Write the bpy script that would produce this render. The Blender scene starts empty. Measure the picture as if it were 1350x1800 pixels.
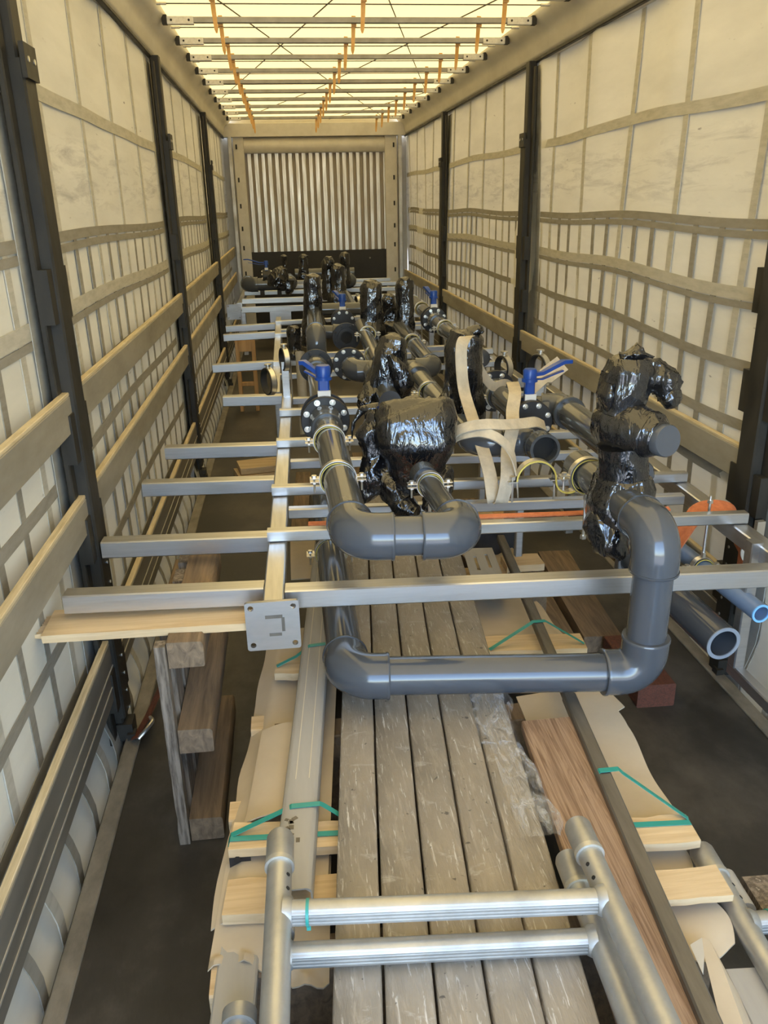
import bpy, math, random
from math import pi, sin, cos, sqrt, atan2, exp
from mathutils import Vector as V, Matrix, noise

random.seed(7)
scene = bpy.context.scene
col = scene.collection

# ------------------------------------------------------------------ camera
P_, Y_, R_ = 0.3642, 0.109, 0.0209
fw = V((sin(Y_)*cos(P_), cos(Y_)*cos(P_), -sin(P_)))
rt = V((cos(Y_), -sin(Y_), 0)); dn = fw.cross(rt)
r2 = rt*cos(R_) + dn*sin(R_); d2 = dn*cos(R_) - rt*sin(R_)
cam_d = bpy.data.cameras.new('camera'); cam = bpy.data.objects.new('camera', cam_d); col.objects.link(cam)
cam.matrix_world = Matrix(((r2.x, -d2.x, -fw.x, -0.5027), (r2.y, -d2.y, -fw.y, 0.0), (r2.z, -d2.z, -fw.z, 1.8657), (0, 0, 0, 1)))
cam_d.sensor_fit = 'HORIZONTAL'; cam_d.sensor_width = 36; cam_d.lens = 36*1425.39/1350
cam_d.clip_start = 0.05
scene.camera = cam

# ------------------------------------------------------------------ light
world = bpy.data.worlds.new('sky'); scene.world = world; world.use_nodes = True
wn = world.node_tree
bg = wn.nodes['Background']
sky = wn.nodes.new('ShaderNodeTexSky'); sky.sky_type = 'NISHITA'; sky.sun_disc = False
sky.sun_elevation = math.radians(55); sky.sun_rotation = math.radians(35); sky.altitude = 100
sky.air_density = 1.0; sky.dust_density = 2.0; sky.ozone_density = 1.0
wn.links.new(sky.outputs[0], bg.inputs[0]); bg.inputs[1].default_value = 1.0
sd = bpy.data.lights.new('sun', 'SUN'); sd.energy = 4.0; sd.angle = math.radians(0.8); sd.color = (1.0, 0.95, 0.86)
sun = bpy.data.objects.new('sun', sd); col.objects.link(sun)
sun.rotation_euler = (math.radians(-30), math.radians(18), 0)      # shines down from ahead of the trailer
scene.view_settings.view_transform = 'Standard'; scene.view_settings.look = 'None'
scene.view_settings.gamma = 1.0; scene.view_settings.use_curve_mapping = False
scene.view_settings.exposure = 1.36
scene.cycles.max_bounces = 10; scene.cycles.diffuse_bounces = 6; scene.cycles.glossy_bounces = 4
scene.cycles.transmission_bounces = 8
scene.cycles.use_denoising = True
scene.cycles.sample_clamp_indirect = 8.0

# ------------------------------------------------------------------ materials
def nt(name):
    m = bpy.data.materials.new(name); m.use_nodes = True
    t = m.node_tree; b = t.nodes['Principled BSDF']
    return m, t, b

def ramp(t, fac, stops):
    r = t.nodes.new('ShaderNodeValToRGB'); e = r.color_ramp.elements
    while len(e) < len(stops): e.new(0.5)
    for k, (p, c) in enumerate(stops):
        e[k].position = p; e[k].color = (*c, 1) if len(c) == 3 else c
    t.links.new(fac, r.inputs[0]); return r.outputs[0]

def noise_tex(t, scale, stretch=(1, 1, 1), detail=5, rough=0.6, dist=0.0, rot=(0, 0, 0)):
    tc = t.nodes.new('ShaderNodeTexCoord'); mp = t.nodes.new('ShaderNodeMapping')
    mp.inputs['Scale'].default_value = stretch; mp.inputs['Rotation'].default_value = rot
    n = t.nodes.new('ShaderNodeTexNoise'); n.inputs['Scale'].default_value = scale
    n.inputs['Detail'].default_value = detail; n.inputs['Roughness'].default_value = rough
    n.inputs['Distortion'].default_value = dist
    t.links.new(tc.outputs['Object'], mp.inputs[0]); t.links.new(mp.outputs[0], n.inputs[0])
    return n.outputs['Fac']

def bump(t, b, fac, strength, dist=0.01):
    bp = t.nodes.new('ShaderNodeBump'); bp.inputs['Strength'].default_value = strength
    bp.inputs['Distance'].default_value = dist
    t.links.new(fac, bp.inputs['Height']); t.links.new(bp.outputs[0], b.inputs['Normal'])

def mat(name, c1, c2=None, scale=8, stretch=(1, 1, 1), lo=0.35, hi=0.68, rough=0.5, rough2=None, metal=0.0, bmp=0.0,
        bscale=None, bstretch=None, coat=0.0, spec=0.5, detail=5, dist=0.0, rot=(0, 0, 0), c3=None):
    m, t, b = nt(name)
    b.inputs['Roughness'].default_value = rough; b.inputs['Metallic'].default_value = metal
    b.inputs['Coat Weight'].default_value = coat; b.inputs['Coat Roughness'].default_value = 0.12
    b.inputs['Specular IOR Level'].default_value = spec
    b.inputs['Base Color'].default_value = (*c1, 1)
    if c2 is not None:
        f = noise_tex(t, scale, stretch, detail, 0.62, dist, rot)
        st = [(lo, c1), (hi, c2)] if c3 is None else [(lo, c1), (hi, c2), (min(0.98, hi+0.12), c3)]
        t.links.new(ramp(t, f, st), b.inputs['Base Color'])
        if rough2 is not None:
            t.links.new(ramp(t, f, [(lo, (rough,)*3), (hi, (rough2,)*3)]), b.inputs['Roughness'])
    if bmp:
        bump(t, b, noise_tex(t, bscale or scale, bstretch or stretch, 6, 0.65, dist, rot), bmp)
    return m

def sheet_mat(name, c1, c2, trans, tcol, scale=3, spots=None):
    """coated fabric that lets daylight through"""
    m = bpy.data.materials.new(name); m.use_nodes = True; t = m.node_tree
    for n in list(t.nodes): t.nodes.remove(n)
    out = t.nodes.new('ShaderNodeOutputMaterial')
    d = t.nodes.new('ShaderNodeBsdfDiffuse'); tr = t.nodes.new('ShaderNodeBsdfTranslucent')
    mx = t.nodes.new('ShaderNodeMixShader'); mx.inputs[0].default_value = trans
    f = noise_tex(t, scale, (1, 0.35, 1.6), 6, 0.62)
    c = ramp(t, f, [(0.32, c2), (0.6, c1)])
    if spots:
        f2 = noise_tex(t, 17, (1, 0.4, 1.5), 3, 0.6)
        k = ramp(t, f2, [(0.70, (0, 0, 0)), (0.76, (1, 1, 1))])
        mc = t.nodes.new('ShaderNodeMix'); mc.data_type = 'RGBA'
        t.links.new(k, mc.inputs[0]); t.links.new(c, mc.inputs[6]); mc.inputs[7].default_value = (*spots, 1); c = mc.outputs[2]
    if spots:      # rubbed grey smudges at load height
        f3 = noise_tex(t, 5, (1, .5, 4), 6, .7, .5)
        tc = t.nodes.new('ShaderNodeTexCoord'); sp = t.nodes.new('ShaderNodeSeparateXYZ'); t.links.new(tc.outputs['Object'], sp.inputs[0])
        zb = ramp(t, sp.outputs['Z'], [(0, (0, 0, 0)), (1, (0, 0, 0))]); rn = zb.node.color_ramp
        mr = t.nodes.new('ShaderNodeMapRange'); mr.inputs['From Min'].default_value = 1.6; mr.inputs['From Max'].default_value = 2.3
        t.links.new(sp.outputs['Z'], mr.inputs['Value']); t.links.new(mr.outputs[0], zb.node.inputs[0])
        for ps, v in ((.30, 0), (.42, 1), (.68, 1), (.82, 0)):
            e = rn.elements.new(ps); e.color = (v, v, v, 1)
        k3 = ramp(t, f3, [(0.48, (0, 0, 0)), (0.75, (.75, .75, .75))])
        mu = t.nodes.new('ShaderNodeMath'); mu.operation = 'MULTIPLY'; t.links.new(k3, mu.inputs[0]); t.links.new(zb, mu.inputs[1])
        mc3 = t.nodes.new('ShaderNodeMix'); mc3.data_type = 'RGBA'
        t.links.new(mu.outputs[0], mc3.inputs[0]); t.links.new(c, mc3.inputs[6]); mc3.inputs[7].default_value = (*spots, 1); c = mc3.outputs[2]
    t.links.new(c, d.inputs[0]); tr.inputs[0].default_value = (*tcol, 1)
    t.links.new(d.outputs[0], mx.inputs[1]); t.links.new(tr.outputs[0], mx.inputs[2]); t.links.new(mx.outputs[0], out.inputs[0])
    return m

M = {}
M['curtain'] = sheet_mat('curtain_fabric', (0.655, 0.63, 0.535), (0.55, 0.525, 0.435), 0.02, (0.62, 0.56, 0.44), 2.2, (0.30, 0.27, 0.22))
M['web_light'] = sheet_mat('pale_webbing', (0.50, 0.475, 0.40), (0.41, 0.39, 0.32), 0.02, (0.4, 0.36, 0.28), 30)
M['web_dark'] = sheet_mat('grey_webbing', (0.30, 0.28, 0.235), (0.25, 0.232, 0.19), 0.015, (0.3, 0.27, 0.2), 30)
M['web_post'] = sheet_mat('shaded_post_webbing', (0.40, 0.39, 0.345), (0.30, 0.29, 0.25), 0.01, (0.3, 0.27, 0.2), 6)  # grey tone that stands for the posts' shadow on the curtain
M['tarp'] = sheet_mat('roof_tarp', (0.72, 0.66, 0.5), (0.68, 0.6, 0.44), 0.158, (0.95, 0.665, 0.24), 1.6)
M['post'] = mat('black_post_paint', (0.016, 0.015, 0.012), (0.04, 0.036, 0.028), 9, (1, 1, .4), rough=0.45, rough2=0.65, bmp=0.1, spec=.3)
M['board'] = mat('aged_alu_board', (0.30, 0.275, 0.215), (0.21, 0.19, 0.145), 3.0, (1, 0.6, 2), rough=0.5, rough2=0.65, bmp=0.05)
M['board_edge'] = mat('raw_wood_edge', (0.62, 0.52, 0.33), (0.42, 0.34, 0.2), 22, (4, 0.3, 4), rough=0.8)
M['sideboard'] = mat('grey_sideboard', (0.125, 0.115, 0.095), (0.19, 0.175, 0.145), 4, (1, 0.5, 2), rough=0.45, rough2=0.6)
M['alu'] = mat('mill_aluminium', (0.55, 0.54, 0.51), (0.42, 0.41, 0.38), 7, (1, 1, 1), rough=0.42, rough2=0.6, metal=0.85)
M['alu_scaf'] = mat('scaffold_aluminium', (0.50, 0.50, 0.48), (0.36, 0.355, 0.335), 9, (1, 1, 1), lo=.4, hi=.75, rough=0.42, rough2=0.58, metal=0.75, bmp=0.06, bscale=60)
M['alu_dull'] = mat('dull_bow_aluminium', (0.33, 0.32, 0.29), (0.24, 0.23, 0.2), 8, rough=0.5, metal=0.5)
M['cantrail'] = mat('cantrail_paint', (0.60, 0.57, 0.48), (0.47, 0.44, 0.36), 4, (1, .4, 1), rough=0.36, metal=0.1)
M['galv'] = mat('galvanised_steel', (0.62, 0.60, 0.53), (0.48, 0.46, 0.4), 40, rough=0.45, metal=0.6)
M['stainless'] = mat('brushed_stainless', (0.60, 0.60, 0.60), (0.50, 0.50, 0.495), 60, (0.05, 1, 1), rough=0.30, rough2=0.42, metal=0.92)
M['stainless_y'] = mat('brushed_stainless_lengthwise', (0.60, 0.60, 0.60), (0.50, 0.50, 0.495), 60, (1, 0.05, 1), rough=0.30, rough2=0.42, metal=0.92)
M['plate'] = mat('scratched_plate', (0.48, 0.48, 0.48), (0.38, 0.38, 0.38), 14, (.3, 1, 1), rough=0.36, rough2=0.5, metal=0.85, bmp=.05, c3=(.75, .75, .75))
M['pvc'] = mat('grey_pvc', (0.070, 0.078, 0.090), (0.062, 0.069, 0.080), 5, lo=.2, hi=.8, rough=0.13, spec=0.6)
M['pvc_cut'] = mat('pale_cut_pvc', (0.27, 0.30, 0.34), rough=0.5)
M['blue_pipe'] = mat('blue_grey_pipe', (0.17, 0.25, 0.40), (0.15, 0.22, 0.36), 6, rough=0.3)
M['blue_cut'] = mat('blue_cut_edge', (0.22, 0.52, 0.92), rough=0.4)
M['flange'] = mat('black_flange', (0.016, 0.017, 0.02), (0.03, 0.031, 0.034), 14, rough=0.42, rough2=0.55)
M['valve_blue'] = mat('blue_valve_paint', (0.012, 0.07, 0.36), (0.01, 0.05, 0.28), 10, rough=0.3)
M['zinc'] = mat('zinc_bolt', (0.72, 0.70, 0.64), rough=0.28, metal=0.9)
M['rubber'] = mat('black_rubber', (0.016, 0.015, 0.014), rough=0.6)
M['yellow'] = mat('yellow_trim', (0.62, 0.52, 0.12), rough=0.5)
M['white'] = mat('white_paint', (0.72, 0.72, 0.70), rough=0.45)
M['hook'] = mat('amber_plastic', (0.50, 0.26, 0.05), (0.62, 0.36, 0.12), 20, rough=0.45)
M['cable'] = mat('dark_cable', (0.06, 0.055, 0.045), rough=0.5)
M['wood_pale'] = mat('pale_sawn_wood', (0.68, 0.52, 0.31), (0.52, 0.37, 0.20), 9, (0.25, 5, 5), rough=0.75, bmp=0.15, dist=.6)
M['wood_pale_z'] = mat('pale_wood_upright', (0.58, 0.35, 0.15), (0.42, 0.25, 0.10), 9, (5, 5, .25), rough=0.75, bmp=0.15, dist=.6)
M['wood_plank'] = mat('brown_planed_wood', (0.36, 0.245, 0.16), (0.17, 0.10, 0.06), 11, (8, 0.3, 3), lo=.42, hi=.66, rough=0.65, bmp=0.2, dist=1.5)
M['wood_old'] = mat('weathered_wood', (0.25, 0.175, 0.105), (0.12, 0.085, 0.052), 8, (5, .4, 3), rough=0.8, bmp=0.35, dist=.8)
M['wood_grey'] = mat('grey_weathered_boards', (0.26, 0.215, 0.165), (0.09, 0.07, 0.05), 12, (6, 6, .5), lo=.4, hi=.6, rough=0.85, bmp=0.4, c3=(.40, .35, .28))
M['wood_red'] = mat('red_brown_block', (0.17, 0.055, 0.03), (0.08, 0.03, 0.018), 18, (3, 1, 3), rough=0.6, bmp=0.3, dist=2)
M['cardboard'] = mat('cardboard', (0.56, 0.47, 0.335), (0.48, 0.395, 0.275), 4, rough=0.8, bmp=0.06)
M['profile_grey'] = mat('grey_coated_profile', (0.40, 0.385, 0.345), (0.33, 0.315, 0.28), 5, (3, .4, 3), rough=0.45, rough2=.55)
M['profile_line'] = mat('scratched_line', (0.60, 0.55, 0.42), rough=0.6)
M['steel_bar'] = mat('dull_steel_bar', (0.20, 0.185, 0.16), (0.13, 0.12, 0.10), 6, (4, .5, 4), rough=0.42, rough2=.55, metal=0.6)
M['strap_white'] = mat('worn_white_strap', (0.56, 0.49, 0.37), (0.40, 0.35, 0.27), 18, (1, 1, .5), rough=0.8, bmp=0.25, bscale=140)
M['strap_orange'] = mat('orange_strap', (0.62, 0.20, 0.08), (0.45, 0.13, 0.05), 40, rough=0.75, bmp=.2, bscale=160)
M['band_green'] = mat('green_strapping', (0.03, 0.29, 0.25), rough=0.35)
M['corr'] = mat('white_corrugated_alu', (0.70, 0.69, 0.65), (0.52, 0.50, 0.45), 6, (5, 1, .4), rough=0.3, rough2=0.45, metal=0.5)
M['corr_groove'] = mat('grimy_groove', (0.36, 0.315, 0.25), (0.44, 0.39, 0.31), 5, (3, 1, .35), rough=.6)  # shade of the grooves put into the colour as a darker brown
M['bulk_white'] = mat('white_bulkhead_paint', (0.56, 0.53, 0.46), (0.48, 0.45, 0.38), 6, rough=0.45)
M['bulk_dark'] = mat('dark_bulkhead_panel', (0.018, 0.015, 0.011), (0.012, 0.010, 0.007), 5, rough=0.6)
M['ground'] = mat('yard_concrete', (0.32, 0.31, 0.29), (0.26, 0.25, 0.23), 2, rough=.9)
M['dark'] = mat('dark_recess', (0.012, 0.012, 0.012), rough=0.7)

def floor_mat():
    m, t, b = nt('worn_phenolic_floor')
    f1 = noise_tex(t, 1.6, (1, .7, 1), 8, .65); f2 = noise_tex(t, 22, (1, .25, 1), 4, .6)
    c = ramp(t, f1, [(0.34, (0.014, 0.013, 0.011)), (0.50, (0.040, 0.036, 0.030)), (0.66, (0.105, 0.093, 0.077))])
    k = ramp(t, f2, [(0.66, (0, 0, 0)), (0.82, (.35, .35, .35))])
    mc = t.nodes.new('ShaderNodeMix'); mc.data_type = 'RGBA'
    t.links.new(k, mc.inputs[0]); t.links.new(c, mc.inputs[6]); mc.inputs[7].default_value = (.11, .10, .085, 1)
    t.links.new(mc.outputs[2], b.inputs['Base Color'])
    t.links.new(ramp(t, f1, [(0.3, (.42,)*3), (.75, (.62,)*3)]), b.inputs['Roughness'])
    bump(t, b, f2, 0.12); return m
M['floor'] = floor_mat()
M['strip'] = mat('scuffed_floor_strip', (0.28, 0.25, 0.20), (0.15, 0.135, 0.105), 12, (1, .5, 1), rough=0.55, metal=0.2, bmp=.1, c3=(.06, .055, .045))

def film_mat():
    m, t, b = nt('black_plastic_film')
    b.inputs['Base Color'].default_value = (0.008, 0.008, 0.009, 1); b.inputs['Roughness'].default_value = 0.07
    b.inputs['Specular IOR Level'].default_value = 1.0
    f = noise_tex(t, 8, (4.5, 4.5, 1.0), 3, .55, .9, (.45, .35, 0)); f2 = noise_tex(t, 22, (1, 1, 1), 2, .5, 1.5)
    ad = t.nodes.new('ShaderNodeMath'); ad.operation = 'MULTIPLY_ADD'; ad.inputs[1].default_value = .35
    t.links.new(f2, ad.inputs[0]); t.links.new(f, ad.inputs[2])
    bump(t, b, ad.outputs[0], 0.34, 0.02); return m
M['film'] = film_mat()

def shrink_mat():
    """grey-brown section under clear stretch film: pulled streaks, dirt specks and a glossy coat"""
    m, t, b = nt('film_wrapped_section')
    f1 = noise_tex(t, 4, (1, .6, 1), 6, .6); f2 = noise_tex(t, 26, (3.2, .45, 1), 4, .62, .4, (0, 0, .85)); f3 = noise_tex(t, 55, (1, 1, 1), 2, .5)
    c = ramp(t, f1, [(0.3, (0.19, 0.17, 0.14)), (0.7, (0.38, 0.325, 0.25))])
    f4 = noise_tex(t, 30, (4.0, .45, 1), 4, .65, .6, (0, 0, -.85))
    k = ramp(t, f2, [(0.52, (0, 0, 0)), (0.70, (.6, .6, .6))])
    mc = t.nodes.new('ShaderNodeMix'); mc.data_type = 'RGBA'
    t.links.new(k, mc.inputs[0]); t.links.new(c, mc.inputs[6]); mc.inputs[7].default_value = (.42, .37, .30, 1)
    k4 = ramp(t, f4, [(0.60, (0, 0, 0)), (0.70, (.85, .85, .85))])
    m4 = t.nodes.new('ShaderNodeMix'); m4.data_type = 'RGBA'
    t.links.new(k4, m4.inputs[0]); t.links.new(mc.outputs[2], m4.inputs[6]); m4.inputs[7].default_value = (.68, .66, .62, 1)  # pale streaks also paint the film's white glints into the colour
    f5 = noise_tex(t, 7, (1.3, 3.2, 1), 5, .7, .8, (0, 0, .25))
    k5 = ramp(t, f5, [(0.60, (0, 0, 0)), (0.74, (.5, .5, .5))])
    m5 = t.nodes.new('ShaderNodeMix'); m5.data_type = 'RGBA'
    t.links.new(k5, m5.inputs[0]); t.links.new(m4.outputs[2], m5.inputs[6]); m5.inputs[7].default_value = (.62, .60, .57, 1); m4 = m5
    k3 = ramp(t, f3, [(0.70, (0, 0, 0)), (0.75, (.8, .8, .8))])
    m2 = t.nodes.new('ShaderNodeMix'); m2.data_type = 'RGBA'
    t.links.new(k3, m2.inputs[0]); t.links.new(m4.outputs[2], m2.inputs[6]); m2.inputs[7].default_value = (.05, .045, .04, 1)
    t.links.new(m2.outputs[2], b.inputs['Base Color']); b.inputs['Roughness'].default_value = .42
    b.inputs['Coat Weight'].default_value = .9; b.inputs['Coat Roughness'].default_value = .09
    ad = t.nodes.new('ShaderNodeMath'); ad.operation = 'ADD'; t.links.new(f2, ad.inputs[0]); t.links.new(f4, ad.inputs[1])
    bp = t.nodes.new('ShaderNodeBump'); bp.inputs['Strength'].default_value = .8; bp.inputs['Distance'].default_value = .014
    t.links.new(ad.outputs[0], bp.inputs['Height']); t.links.new(bp.outputs[0], b.inputs['Coat Normal'])
    bump(t, b, f2, .25); return m
M['shrink'] = shrink_mat()

def clear_film():
    m, t, b = nt('clear_stretch_film')
    b.inputs['Base Color'].default_value = (.8, .8, .8, 1); b.inputs['Roughness'].default_value = .1
    b.inputs['Specular IOR Level'].default_value = 1.0
    f = noise_tex(t, 30, (1, .4, 1), 5, .7, 1)
    t.links.new(ramp(t, f, [(.42, (.06,)*3), (.68, (.55,)*3)]), b.inputs['Alpha'])
    bump(t, b, f, .8, .02); return m
M['clear'] = clear_film()

# ------------------------------------------------------------------ mesh helper
class MB:
    def __init__(s): s.v = []; s.f = []; s.m = []; s.cur = 0
    def mesh(s, vs, fs):
        o = len(s.v); s.v += [V(p) for p in vs]; s.f += [tuple(i+o for i in f) for f in fs]; s.m += [s.cur]*len(fs); return s
    def box(s, c, d, rz=0.0, ch=0.0):
        c = V(c); hx, hy, hz = d[0]/2, d[1]/2, d[2]/2; R = Matrix.Rotation(rz, 3, 'Z')
        vs = [c + R @ V((x*hx, y*hy, z*hz)) for z in (-1, 1) for x, y in ((-1, -1), (1, -1), (1, 1), (-1, 1))]
        return s.mesh(vs, [(3, 2, 1, 0), (4, 5, 6, 7), (0, 1, 5, 4), (1, 2, 6, 5), (2, 3, 7, 6), (3, 0, 4, 7)])
    def bar(s, a, b, w, h, up=(0, 0, 1), ch=0.004):
        """chamfered bar from a to b; w across, h along up"""
        a, b = V(a), V(b); d = (b-a).normalized(); u = V(up); x = d.cross(u).normalized(); u = x.cross(d)
        ch = min(ch, w*.3, h*.3); W, H = w/2, h/2
        if ch > 0: pr = [(-W+ch, -H), (W-ch, -H), (W, -H+ch), (W, H-ch), (W-ch, H), (-W+ch, H), (-W, H-ch), (-W, -H+ch)]
        else: pr = [(-W, -H), (W, -H), (W, H), (-W, H)]
        n = len(pr); vs = [p + x*q[0] + u*q[1] for p in (a, b) for q in pr]
        fs = [(i, (i+1) % n, (i+1) % n+n, i+n) for i in range(n)] + [tuple(range(n-1, -1, -1)), tuple(range(n, 2*n))]
        return s.mesh(vs, fs)
    def loft(s, rings, cap=True, closed=False):
        n = len(rings[0]); vs = [p for r in rings for p in r]; k = len(rings); fs = []
        for j in range(k-1 if not closed else k):
            j2 = (j+1) % k
            fs += [(j*n+i, j*n+(i+1) % n, j2*n+(i+1) % n, j2*n+i) for i in range(n)]
        if cap and not closed: fs += [tuple(range(n-1, -1, -1)), tuple((k-1)*n+i for i in range(n))]
        return s.mesh(vs, fs)
    @staticmethod
    def frame(d):
        d = V(d).normalized(); a = V((0, 0, 1)) if abs(d.z) < .9 else V((0, 1, 0)); x = a.cross(d).normalized(); return x, d.cross(x)
    def circ(s, c, d, r, n, x=None):
        if x is None: x, y = s.frame(d)
        else: y = V(d).cross(x)
        c = V(c); return [c + x*(r*cos(2*pi*i/n)) + y*(r*sin(2*pi*i/n)) for i in range(n)]
    def lathe(s, c, d, prof, n=24, cap=True):
        """prof: (offset along d, radius)"""
        c, d = V(c), V(d).normalized()
        return s.loft([s.circ(c+d*o, d, max(r, 1e-5), n) for o, r in prof], cap)
    def cyl(s, a, b, r, n=20, cap=True):
        a, b = V(a), V(b); d = b-a; return s.lathe(a, d, [(0, r), (d.length, r)], n, cap)
    def hollow(s, a, b, ro, ri, n=32):
        a, b = V(a), V(b); d = b-a; L = d.length
        return s.loft([s.circ(a + d.normalized()*o, d, r, n) for o, r in ((0, ro), (L, ro), (L, ri), (0, ri))], closed=True)
    def ring(s, c, d, ri, ro, w, n=36):
        c, d = V(c), V(d).normalized(); return s.hollow(c-d*w/2, c+d*w/2, ro, ri, n)
    def tube(s, pts, r, n=8, cap=True):
        pts = [V(p) for p in pts]; rings = []; x = None
        for i, p in enumerate(pts):
            d = (pts[min(i+1, len(pts)-1)] - pts[max(i-1, 0)]).normalized()
            if x is None: x, y = s.frame(d)
            else: x = (x - d*x.dot(d)).normalized()
            rr = r[i] if isinstance(r, (list, tuple)) else r
            rings.append(s.circ(p, d, rr, n, x))
        return s.loft(rings, cap)
    def ribbon(s, pts, wd, w, t):
        """flat strap through pts, wd: width direction (one or per point)"""
        pts = [V(p) for p in pts]; rings = []
        for i, p in enumerate(pts):
            d = (pts[min(i+1, len(pts)-1)] - pts[max(i-1, 0)]).normalized()
            u = V(wd[i] if isinstance(wd, list) else wd); u = (u - d*u.dot(d)).normalized(); nn = d.cross(u)
            ww = w[i] if isinstance(w, list) else w
            rings.append([p - u*ww/2 - nn*t/2, p + u*ww/2 - nn*t/2, p + u*ww/2 + nn*t/2, p - u*ww/2 + nn*t/2])
        return s.loft(rings)
    def grid(s, fn, nu, nv, thick=None):
        vs = [V(fn(i/nu, j/nv)) for j in range(nv+1) for i in range(nu+1)]
        fs = [(j*(nu+1)+i, j*(nu+1)+i+1, (j+1)*(nu+1)+i+1, (j+1)*(nu+1)+i) for j in range(nv) for i in range(nu)]
        if thick:
            n = len(vs); vs += [p + V(thick) for p in vs]; fs2 = [tuple(q+n for q in reversed(f)) for f in fs]
            W = nu+1; b = [i for i in range(nu)]
            edge = [(i, i+1) for i in range(nu)] + [(j*W+nu, (j+1)*W+nu) for j in range(nv)] + [(nv*W+i+1, nv*W+i) for i in range(nu)[::-1]] + [((j+1)*W, j*W) for j in range(nv)[::-1]]
            fs = fs + fs2 + [(q, p, p+n, q+n) for p, q in edge]
        return s.mesh(vs, fs)
    def build(s, name, m, parent=None, sharp=38, smooth=True):
        off = V((0, 0, 0)); q = parent
        while q is not None: off += q.location; q = q.parent
        me = bpy.data.meshes.new(name); me.from_pydata([tuple(p-off) for p in s.v], [], s.f)
        ms = m if isinstance(m, (list, tuple)) else [m]
        for k in ms: me.materials.append(M[k] if isinstance(k, str) else k)
        if len(ms) > 1: me.polygons.foreach_set('material_index', s.m)
        if smooth:
            me.polygons.foreach_set('use_smooth', [True]*len(me.polygons))
            me.set_sharp_from_angle(angle=math.radians(sharp))
        me.update()
        o = bpy.data.objects.new(name, me); col.objects.link(o)
        if parent is not None: o.parent = parent
        return o

def tag(o, label, cat, group=None):
    o['label'] = label; o['category'] = cat
    if group: o['group'] = group
    return o
def thing(name, label, cat, loc=(0, 0, 0), group=None):
    o = bpy.data.objects.new(name, None); o.location = loc; col.objects.link(o); o.empty_display_size = .05
    return tag(o, label, cat, group)
def struct(o): o['kind'] = 'structure'; return o
def dup(root, off, label=None, rz=0.0):
    r = root.copy(); col.objects.link(r); r.location = root.location + V(off)
    if rz: r.rotation_euler = (0, 0, rz)
    if label: r['label'] = label
    for ch in root.children:
        c = ch.copy(); col.objects.link(c); c.parent = r
        for g in ch.children:
            d = g.copy(); col.objects.link(d); d.parent = c
    return r
def plate_holes(name, outline, holes, thick, m, parent, mw):
    """flat plate with real holes: 2D curve filled, extruded, then moved by mw"""
    cu = bpy.data.curves.new(name, 'CURVE'); cu.dimensions = '2D'; cu.fill_mode = 'BOTH'; cu.extrude = thick/2
    for loop in [outline]+holes:
        sp = cu.splines.new('POLY'); sp.points.add(len(loop)-1); sp.use_cyclic_u = True
        for p, q in zip(sp.points, loop): p.co = (q[0], q[1], 0, 1)
    to = bpy.data.objects.new('tmp', cu); col.objects.link(to)
    dg = bpy.context.evaluated_depsgraph_get(); me = bpy.data.meshes.new_from_object(to.evaluated_get(dg))
    bpy.data.objects.remove(to); bpy.data.curves.remove(cu)
    off = V((0, 0, 0)); q = parent
    while q is not None: off += q.location; q = q.parent
    for v in me.vertices: v.co = mw @ v.co - off
    me.materials.clear(); me.materials.append(M[m]); me.name = name
    o = bpy.data.objects.new(name, me); col.objects.link(o)
    if parent is not None: o.parent = parent
    return o
def ngon(cx, cy, r, n=14): return [(cx + r*cos(2*pi*i/n), cy + r*sin(2*pi*i/n)) for i in range(n)]

# ================================================================== SETTING: the trailer body
Y0, Y1 = -1.25, 12.40
mb = MB(); mb.box((0, 0, -1.3), (120, 120, .1)); struct(mb.build('ground', 'ground', smooth=False))  # unseen ground outside, added to bounce daylight in through the open rear
mb = MB(); mb.box((0, (Y0+Y1)/2, -0.03), (2.42, Y1-Y0, 0.06)); floor = struct(mb.build('floor', 'floor', smooth=False))
for k, s in enumerate((-1, 1)):
    mb = MB(); mb.bar((s*1.178, Y0, 0.004), (s*1.178, Y1, 0.004), 0.056, 0.012)
    struct(mb.build(f'trim_{k+1}', 'strip'))

def cx(side, y, z):
    """inner surface of the side curtain: hung from the rail, slightly bellied and rippled"""
    low = min(1.0, max(0.0, 1-z/.24)); low = low*low*(3-2*low)*.052
    if side < 0:
        return -1.285 + low + 0.008*sin(y*2.3+z) + 0.005*sin(y*7.1)*max(0, (z-1.6))
    b = 0.03*sin(y*1.15+0.6)*max(0, 1-abs(z-1.2)/1.5)
    top = max(0.0, (z-1.9)/0.85)
    fold = 0.034*top**1.5*(abs(sin(y*3.1+0.5*sin(z*3)))-0.45) * (1.25 if y < 6 else .6)
    return 1.285 - low + b + fold + 0.006*sin(y*5+z*2)
def cz(side, y, z):
    if side < 0: return z + 0.008*sin(y*1.9+1)
    return z + 0.008*sin(y*1.7+.4) + 0.006*sin(y*3.3) - .02*exp(-((y-3.5)/.7)**2)*(z < 1.6)

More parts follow.
